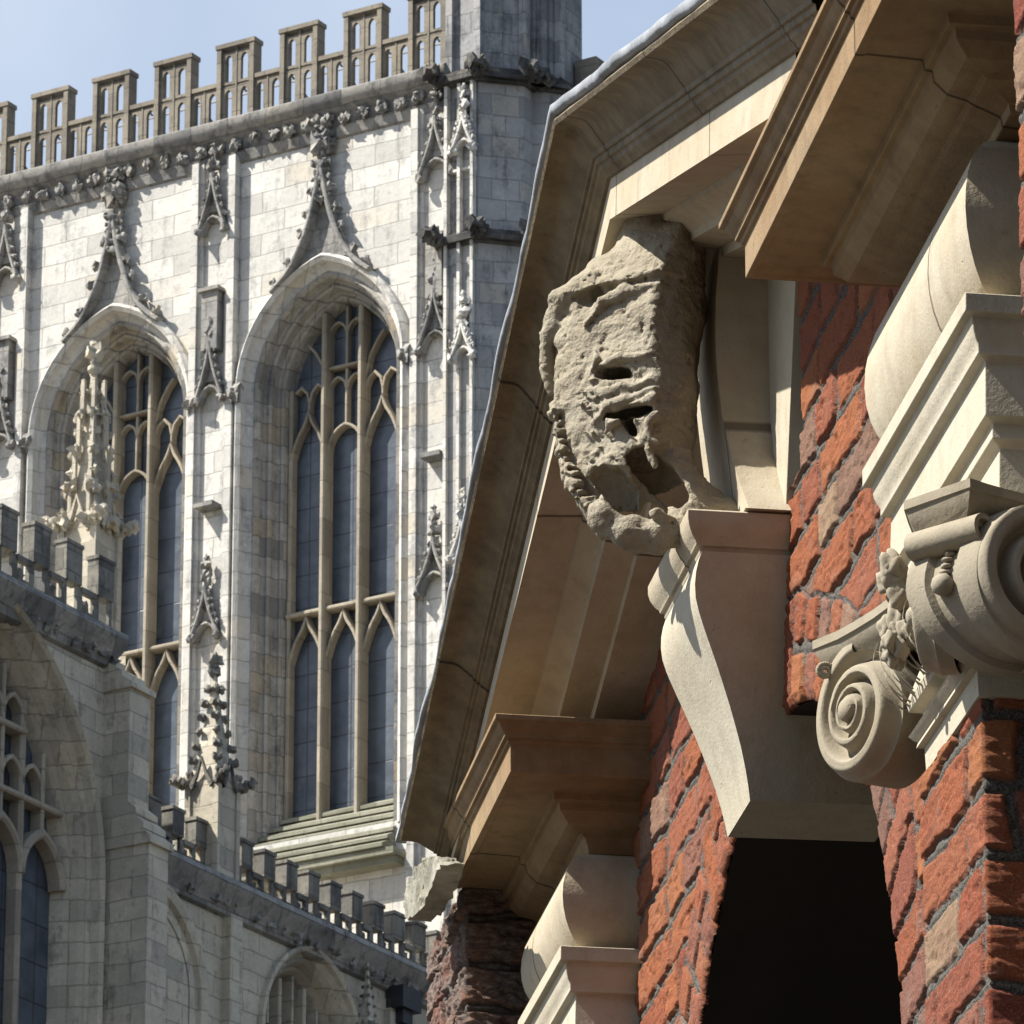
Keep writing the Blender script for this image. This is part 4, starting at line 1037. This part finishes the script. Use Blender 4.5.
# ---- carved grotesque head: signed distance field, meshed by surface nets
def carve():
    h = .0026
    lo = np.array([1.20, 7.34, 4.37]); hi = np.array([1.53, 7.80, 4.96])
    nx, ny, nz = ((hi - lo) / h).astype(int)
    X = lo[0] + h * np.arange(nx)[:, None, None]; Y = lo[1] + h * np.arange(ny)[None, :, None]; Z = lo[2] + h * np.arange(nz)[None, None, :]
    X, Y, Z = np.broadcast_arrays(X, Y, Z); X = X.astype(np.float32); Y = Y.astype(np.float32); Z = Z.astype(np.float32)
    D = [np.full(X.shape, 9.0, np.float32)]
    def ell(c, r):
        k0 = np.sqrt(((X - c[0]) / r[0]) ** 2 + ((Y - c[1]) / r[1]) ** 2 + ((Z - c[2]) / r[2]) ** 2)
        return (k0 - 1) * min(r) * (1 + .0 * k0)
    def cap_(a_, b_, ra, rb):
        a_ = np.array(a_); b_ = np.array(b_); d = b_ - a_; L2 = d @ d
        t_ = np.clip(((X - a_[0]) * d[0] + (Y - a_[1]) * d[1] + (Z - a_[2]) * d[2]) / L2, 0, 1)
        return np.sqrt((X - a_[0] - t_ * d[0]) ** 2 + (Y - a_[1] - t_ * d[1]) ** 2 + (Z - a_[2] - t_ * d[2]) ** 2) - (ra + (rb - ra) * t_)
    def un(q, k=.015):
        h_ = np.clip(.5 + .5 * (D[0] - q) / k, 0, 1); D[0] = D[0] * (1 - h_) + q * h_ - k * h_ * (1 - h_)
    def sub(q, k=.006):
        h_ = np.clip(.5 - .5 * (D[0] + q) / k, 0, 1); D[0] = D[0] * (1 - h_) + (-q) * h_ + k * h_ * (1 - h_)
    def chain(pts, rs, k=.01):
        for a_, b_, r0, r1 in zip(pts[:-1], pts[1:], rs[:-1], rs[1:]): un(cap_(a_, b_, r0, r1), k)
    wq = np.stack([X * 42, Y * 42, Z * 42], -1)
    X = X + (fbm(wq, 61, 3) - .5).astype(np.float32) * .011; Z = Z + (fbm(wq + 31, 62, 3) - .5).astype(np.float32) * .012
    gz = lambda z: float(np.interp(z, GZ, GX))
    GZ = [4.44, 4.474, 4.496, 4.537, 4.578, 4.62, 4.70, 4.776, 4.81, 4.85, 4.90]
    GX = [.10, .072, .047, .021, .006, .001, -.005, .0, .008, .035, .065]
    G = np.interp(Z.reshape(-1), GZ, GX).astype(np.float32).reshape(Z.shape)
    def smax(a_, b_, k): h_ = np.clip(.5 - .5 * (b_ - a_) / k, 0, 1); return b_ * (1 - h_) + a_ * h_ + k * h_ * (1 - h_)
    def front(off, zlo, zhi, k=.014):
        Xs = X - G
        d1 = -.707 * (Xs - 1.353) - .707 * (Y - 7.478) - off; d2 = -(Xs - 1.240) - off
        d3 = .22 * (X - 1.353) - .975 * (Y - 7.476) - off * .5
        d = smax(smax(d1, d2, .03), d3, .006)
        d = smax(d, smax(X - 1.412 + .45 * np.clip(4.66 - Z, 0, .2), Y - 7.625, .02), .035)
        return smax(d, np.maximum(Z - zhi - .28 * (X - 1.33) , zlo - Z), k)
    def sp(t, z, h=0.0):
        t = t + .012 if t > .025 else t
        return (1.353 + gz(z) - .735 * t - .707 * h, 7.478 + .735 * t - .707 * h, z)
    # flat-sided mass of the head: carved front, plain shadowed side
    un(front(0, 4.548, 4.885, .02), .001)
    # hood: thicker band over the brow, turning down along the far side
    un(front(.014, 4.812, 4.885, .010), .004)
    chain([sp(.105, 4.835, .004), (1.252, 7.60, 4.815), (1.238, 7.62, 4.775), (1.235, 7.63, 4.735), (1.242, 7.63, 4.70)], [.016, .017, .013, .011, .007], .005)
    # side and back of the block, narrowing to a foot on the keystone cap
    chain([(1.385, 7.575, 4.92), (1.375, 7.575, 4.80), (1.366, 7.57, 4.66), (1.368, 7.560, 4.58)], [.058, .060, .054, .040], .02)
    chain([(1.370, 7.55, 4.61), (1.378, 7.530, 4.550), (1.410, 7.512, 4.504), (1.49, 7.49, 4.482)], [.042, .034, .026, .014], .025)
    un(ell((1.415, 7.53, 4.485), (.05, .05, .020)), .015)
    sub(ell((1.362, 7.478, 4.905), (.020, .03, .030)), .01)
    # deep pockets under the hood
    sub(cap_((1.262, 7.49, 4.782), (1.276, 7.562, 4.806), .0105, .010), .003)
    sub(cap_((1.276, 7.49, 4.790), (1.292, 7.560, 4.814), .0105, .0095), .003)
    sub(cap_((1.292, 7.48, 4.793), (1.304, 7.535, 4.813), .007, .0065), .003)
    sub(cap_((1.243, 7.52, 4.778), (1.25, 7.575, 4.790), .010, .012), .003)
    sub(cap_((1.240, 7.52, 4.745), (1.245, 7.575, 4.760), .007, .009), .003)
    chain([sp(.0, 4.800, -.003), sp(.035, 4.800, .001), sp(.068, 4.790, .003), sp(.088, 4.765, .003)], [.006, .0085, .0085, .006], .003)
    # brow folds
    for q, zc in enumerate((4.752, 4.744, 4.736, 4.728, 4.719, 4.711)):
        sub(cap_(sp(.075 - .004 * q, zc - .005, .001), sp(.012, zc, .001), .0009, .0020), .002)
    chain([sp(.078, 4.735, 0), sp(.070, 4.715, .003), sp(.080, 4.700, 0)], [.003, .005, .003], .002)
    sub(cap_(sp(.062, 4.745, .002), sp(.064, 4.72, .002), .003, .0035), .002)
    sub(cap_(sp(.088, 4.712, .002), sp(.098, 4.69, .002), .003, .0045), .002)
    # hollow eye between swollen lids
    chain([sp(.006, 4.700, 0), sp(.03, 4.705, .002), sp(.06, 4.700, .002), sp(.080, 4.686, 0)], [.005, .0075, .0075, .005], .003)
    chain([sp(.006, 4.664, 0), sp(.03, 4.660, .002), sp(.06, 4.662, .003), sp(.082, 4.672, 0)], [.005, .0075, .0075, .005], .003)
    for q in range(6): sub(cap_((1.274 + .0080 * q, 7.46, 4.667 + .0005 * q), (1.274 + .0080 * q + .016, 7.535 + .006 * q, 4.694 + .001 * q), (.0065, .0085, .0098, .0108, .0105, .0075)[q], .0085), .002)
    # nose folds, upper lip
    chain([sp(.0, 4.651, -.001), sp(.03, 4.648, .002), sp(.058, 4.645, .002), sp(.072, 4.630, .0)], [.004, .0055, .006, .005], .002)
    chain([sp(.0, 4.636, .0), sp(.022, 4.630, .005), sp(.05, 4.618, .006), sp(.066, 4.606, .003)], [.006, .009, .009, .005], .002)
    # gaping mouth
    for q in range(9): t_ = q / 8; sub(cap_((1.290 + .056 * t_, 7.46, 4.606 + .012 * t_), (1.308 + .056 * t_, 7.56, 4.640 + .012 * t_), .0035 + .0055 * sin(pi * t_ ** .8), .008), .002)
    for q in range(5): t_ = q / 4; sub(cap_((1.314 + .010 * t_, 7.46, 4.600 - .026 * t_), (1.332 + .010 * t_, 7.55, 4.630 - .026 * t_), .0135 - .0095 * t_, .007), .002)
    sub(cap_(sp(.005, 4.575, -.008), sp(.020, 4.555, -.008), .013, .014), .003)
    # curls of the moustache on the cheek
    for q in range(20):
        t_ = .085 + .010 * cos(q * 1.9); un(ell(sp(t_, 4.668 - .0052 * q, .0005), (.0055, .0055, .0042)), .0015)
    for q in range(7): sub(ell(sp(.084 + .012 * cos(q * 2.6), 4.664 - .015 * q, .004), (.0055, .0055, .004)), .0015)
    # tusk at the mouth corner
    chain([sp(-.004, 4.612, .006), sp(.006, 4.606, .008), sp(.006, 4.585, .007), sp(-.006, 4.562, .006)], [.007, .0055, .0042, .0015], .002)
    # lower jaw: cheek plate on the left, strap under the hollow
    un(smax(smax(front(0, 4.47, 4.60, .02), (X - (1.318 + .35 * (Z - 4.50))), .012), Y - 7.66, .01), .008)
    chain([sp(.07, 4.56, -.012), sp(.075, 4.52, -.010), (1.292, 7.512, 4.482), (1.325, 7.500, 4.458), (1.360, 7.492, 4.450), (1.388, 7.492, 4.460), (1.405, 7.51, 4.480)], [.024, .022, .021, .020, .018, .017, .02], .008)
    for q in range(6): t_ = q / 5; sub(cap_((1.280 + .032 * t_, 7.46, 4.525 - .045 * t_), (1.296 + .032 * t_, 7.555, 4.555 - .045 * t_), .010 + .010 * sin(pi * t_), .016), .003)
    for q in range(4): sub(cap_((1.296 + .006 * q, 7.46, 4.520 - .008 * q), (1.312 + .006 * q, 7.55, 4.55 - .008 * q), .0145, .013), .003)
    for q in range(7): t_ = q / 6; sub(cap_((1.330 + .050 * t_, 7.45, 4.545 - .050 * t_), (1.348 + .050 * t_, 7.56, 4.583 - .050 * t_), .012 + .009 * sin(pi * t_), .020), .004)
    sub(cap_((1.350, 7.53, 4.540), (1.370, 7.53, 4.500), .016, .022), .004)
    un(cap_(sp(.022, 4.575, -.004), sp(.020, 4.550, -.003), .0075, .0060), .003)
    un(cap_((1.352, 7.474, 4.478), (1.372, 7.480, 4.470), .008, .006), .003)
    # beard: hooked curls along the far and lower edge, combed grooves across it
    for q in range(17):
        t_ = q / 16; zz_ = 4.668 - .222 * t_; xx = 1.246 + gz(zz_) * .96; yy = 7.60 - .075 * t_ ** 1.5
        r_ = (.009, .0125, .0075, .011)[q % 4]
        un(ell((xx, yy, zz_), (r_, .014, r_ * .7)), .002)
        un(cap_((xx - .002, yy, zz_), (xx - .006, yy - .012, zz_ - .010), .0045, .0022), .0015)
        sub(ell((xx + .002, yy - .016, zz_ - .006), (.0045, .008, .0035)), .0015)
    for q in range(26):
        zc = 4.70 - .0085 * q; t_ = .118 - .004 * (q % 4) - .0008 * q
        sub(cap_(sp(t_, zc, .002), sp(t_ - .018 - .006 * (q % 3), zc - .030, .001), .0012, .0022), .0015)
    n0 = fbm(np.stack([X * 24, Y * 24, Z * 30], -1), 9, 3); D[0] = D[0] - (n0 - .5).astype(np.float32) * .0085
    nv = fbm(np.stack([X * 40, Y * 40, Z * 300], -1), 19, 3); D[0] = D[0] - (nv - .5).astype(np.float32) * .0032
    pk = np.clip(fbm(np.stack([X * 150, Y * 150, Z * 190], -1), 29, 2) - .66, 0, 1); D[0] = D[0] + pk.astype(np.float32) * .018
    n1 = fbm(np.stack([X * 60, Y * 60, Z * 60], -1), 5, 3)
    D[0] = D[0] - (n1 - .5).astype(np.float32) * .0040
    F = D[0]
    ins = F < 0
    # surface nets
    corners = [(i, j, k) for i in (0, 1) for j in (0, 1) for k in (0, 1)]
    cnt = np.zeros((nx - 1, ny - 1, nz - 1), np.int8)
    for i, j, k in corners: cnt += ins[i:nx - 1 + i, j:ny - 1 + j, k:nz - 1 + k]
    act = (cnt > 0) & (cnt < 8)
    ids = np.full(act.shape, -1, np.int64); ids[act] = np.arange(act.sum())
    I = np.argwhere(act); acc = np.zeros((len(I), 3)); num = np.zeros(len(I))
    for a_ in corners:
        for ax in range(3):
            if a_[ax] == 0:
                b_ = list(a_); b_[ax] = 1
                fa = F[I[:, 0] + a_[0], I[:, 1] + a_[1], I[:, 2] + a_[2]]; fb = F[I[:, 0] + b_[0], I[:, 1] + b_[1], I[:, 2] + b_[2]]
                cr = (fa < 0) != (fb < 0); t_ = np.where(cr, fa / np.where(cr, fa - fb, 1), 0)
                p = np.tile(np.array(a_, float), (len(I), 1)); p[:, ax] += t_
                acc += p * cr[:, None]; num += cr
    V = lo + h * (I + acc / num[:, None])
    faces = []
    for ax in range(3):
        b_, c_ = (ax + 1) % 3, (ax + 2) % 3
        sl = [slice(1, -1)] * 3
        A_ = ins[1:-1, 1:-1, 1:-1]; sh = [slice(1, -1)] * 3; sh[ax] = slice(2, None)
        B_ = ins[tuple(sh)]
        E_ = np.argwhere(A_ != B_) + 1
        E_ = E_[(E_ < np.array(act.shape)).all(1)]
        def idx(db, dc):
            q = E_.copy(); q[:, b_] -= db; q[:, c_] -= dc; return ids[q[:, 0], q[:, 1], q[:, 2]]
        Q = np.stack([idx(0, 0), idx(1, 0), idx(1, 1), idx(0, 1)], -1)
        fl = ins[E_[:, 0], E_[:, 1], E_[:, 2]]
        Q[fl] = Q[fl][:, ::-1]; faces.append(Q)
    Fq = np.concatenate(faces); Fq = Fq[(Fq >= 0).all(1)][:, ::-1]
    # keep only what hangs together with the body
    par = np.arange(len(V))
    e_ = np.concatenate([Fq[:, [0, 1]], Fq[:, [1, 2]], Fq[:, [2, 3]]])
    lab = par.copy()
    for _ in range(400):
        m_ = np.minimum(lab[e_[:, 0]], lab[e_[:, 1]]); old = lab.copy()
        np.minimum.at(lab, e_[:, 0], m_); np.minimum.at(lab, e_[:, 1], m_); lab = lab[lab]
        if (lab == old).all(): break
    big = np.bincount(lab).argmax(); Fq = Fq[lab[Fq[:, 0]] == big]
    u_ = np.unique(Fq); mp = np.full(len(V), -1); mp[u_] = np.arange(len(u_))
    return V[u_], mp[Fq]
V, Fq = carve()
org = np.array([1.40, 7.56, 4.466])
me = bpy.data.meshes.new('grotesque_head'); me.from_pydata((V - org).tolist(), [], Fq.tolist()); me.update()
me.polygons.foreach_set('use_smooth', [True] * len(me.polygons)); me.materials.append(M['carved'])
gr = bpy.data.objects.new('grotesque_head', me); COL.objects.link(gr); gr.location = org
gr['label'] = 'weathered carved stone grotesque head hanging under the gable apex above the scrolled keystone'; gr['category'] = 'stone carving'
